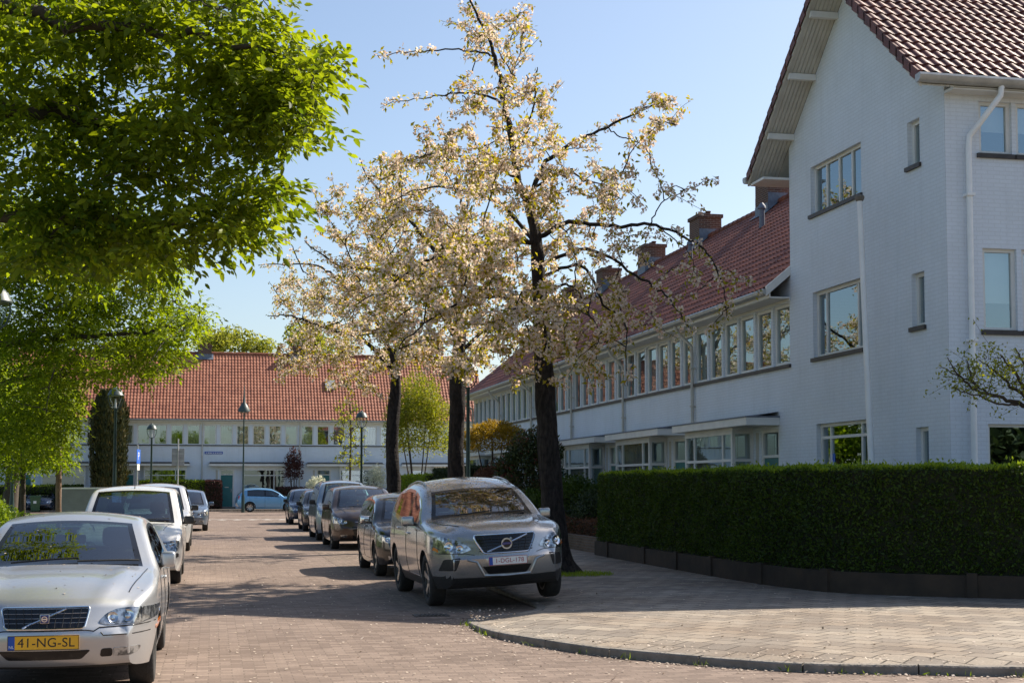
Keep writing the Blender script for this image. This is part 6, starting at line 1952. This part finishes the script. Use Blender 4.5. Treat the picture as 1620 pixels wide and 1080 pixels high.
mb = MB(); mb.box(-.28, .28, .0355, .0395, 2.85, 2.9); mb.box(-.28, .28, .0355, .0395, 3.2, 3.25); mb.build('clamp_rail', MATS['zinc'], s)
# wheelie bin
b = tag(empty('wheelie_bin', (-10.75, 93.2, 0)), 'dark green wheelie bin with a pale sticker on the far pavement', 'bin')
mb = MB(); mb.add([(-.24, -.28, .08), (.24, -.28, .08), (.24, .25, .08), (-.24, .25, .08), (-.29, -.37, .95), (.29, -.37, .95), (.29, .33, .95), (-.29, .33, .95)], [(0, 3, 2, 1), (4, 5, 6, 7), (0, 1, 5, 4), (1, 2, 6, 5), (2, 3, 7, 6), (3, 0, 4, 7)]); mb.rbox(-.315, .315, -.395, -.3, .88, .96, .015); bt = mb.build('tub', MATS['bin_green'], b)
mb = MB(); mb.rbox(-.32, .32, -.40, .36, .962, 1.04, .03); mb.build('lid', MATS['bin_green'], b)
mb = MB(); mb.box(-.09, .09, -.345, -.338, .55, .72); mb.build('sticker', MATS['plate_white'], b)
for sg in (1, -1):
    mb = MB(); mb.tube([(sg * .2, .28, .1), (sg * .26, .28, .1)], .1, 14); mb.build('wheel', MATS['tyre'], b, smooth=40)
# box trailer
t = tag(empty('box_trailer', (-3.5, 41.6, .0)), 'grey closed box trailer with a blue side parked behind the silver saloon', 'trailer')
t.rotation_euler = (0, 0, math.radians(-6))
mb = MB(); mb.rbox(-.64, .64, -.02, 2.3, .50, 1.60, .012); mb.build('box_body', MATS['trailer_grey'], t)
mb = MB()
for x in (-.645, .605): mb.box(x, x + .04, -.032, -.0205, .50, 1.60)
mb.box(-.605, .605, -.031, -.0205, 1.56, 1.60); mb.box(-.605, .605, -.031, -.0205, .50, .54); mb.build('edge_trim', MATS['pole_white'], t)
mb = MB(); mb.box(.6405, .648, .05, 2.25, .55, 1.55); mb.build('side_panel', MATS['trailer_blue'], t)
mb = MB(); mb.box(-.55, .55, .1, 2.2, .42, .498); mb.tube([(0, 2.2, .45), (0, 3.2, .45)], .04, 8); mb.build('chassis', MATS['iron'], t)
for sg in (1, -1):
    mb = MB(); mb.lathe([(.0, -.08), (.27, -.08), (.29, -.04), (.29, .04), (.27, .08), (0, .08)], 20, Matrix.Translation((sg * .55, 1.2, .29)) @ Matrix.Rotation(PI / 2, 4, 'Y')); mb.build('wheel', MATS['tyre'], t, smooth=40)
    mb = MB(); mb.box(sg * .52 - .06, sg * .52 + .06, -.034, -.0215, .42, .49); mb.build('tail_lamp', MATS['red_lens'], t)
# ------------------------------------------------------------------ light, sky, camera
sun_dir = Vector((1.0, .47, 1.0)).normalized()
EL = math.asin(sun_dir.z); AZ = math.atan2(sun_dir.x, sun_dir.y)
w = bpy.data.worlds.new('World'); SC.world = w; w.use_nodes = True
nt = w.node_tree; nt.nodes.clear()
out = nt.nodes.new('ShaderNodeOutputWorld'); bg = nt.nodes.new('ShaderNodeBackground'); sky = nt.nodes.new('ShaderNodeTexSky')
sky.sky_type = 'NISHITA'; sky.sun_disc = False; sky.sun_elevation = EL; sky.sun_rotation = AZ
sky.air_density = 1.0; sky.dust_density = 1.5; sky.ozone_density = 1.6; sky.altitude = 0
bg.inputs['Strength'].default_value = .094
nt.links.new(sky.outputs[0], bg.inputs[0]); nt.links.new(bg.outputs[0], out.inputs[0])
sl = bpy.data.lights.new('sun', 'SUN'); sl.energy = 5.0; sl.angle = math.radians(.53); sl.color = (1., .91, .78)
so = bpy.data.objects.new('sun', sl); COL.objects.link(so); so.location = (40, 20, 40)
so.rotation_euler = sun_dir.to_track_quat('Z', 'Y').to_euler()

cam = bpy.data.cameras.new('camera'); co = bpy.data.objects.new('camera', cam); COL.objects.link(co)
co.location = (0, 0, 1.65); co.rotation_euler = (PI / 2 + TH, 0, -PSI)
cam.sensor_width = 36; cam.lens = 2250 / 1620 * 36; cam.shift_y = (PPY - 540) / 1620
cam.clip_start = .1; cam.clip_end = 2000
SC.camera = co
SC.view_settings.view_transform = 'Standard'; SC.view_settings.look = 'None'; SC.view_settings.gamma = 1; SC.view_settings.exposure = 0.80
SC.cycles.max_bounces = 8; SC.cycles.transparent_max_bounces = 16; SC.cycles.use_denoising = True
SC.cycles.sample_clamp_indirect = 6
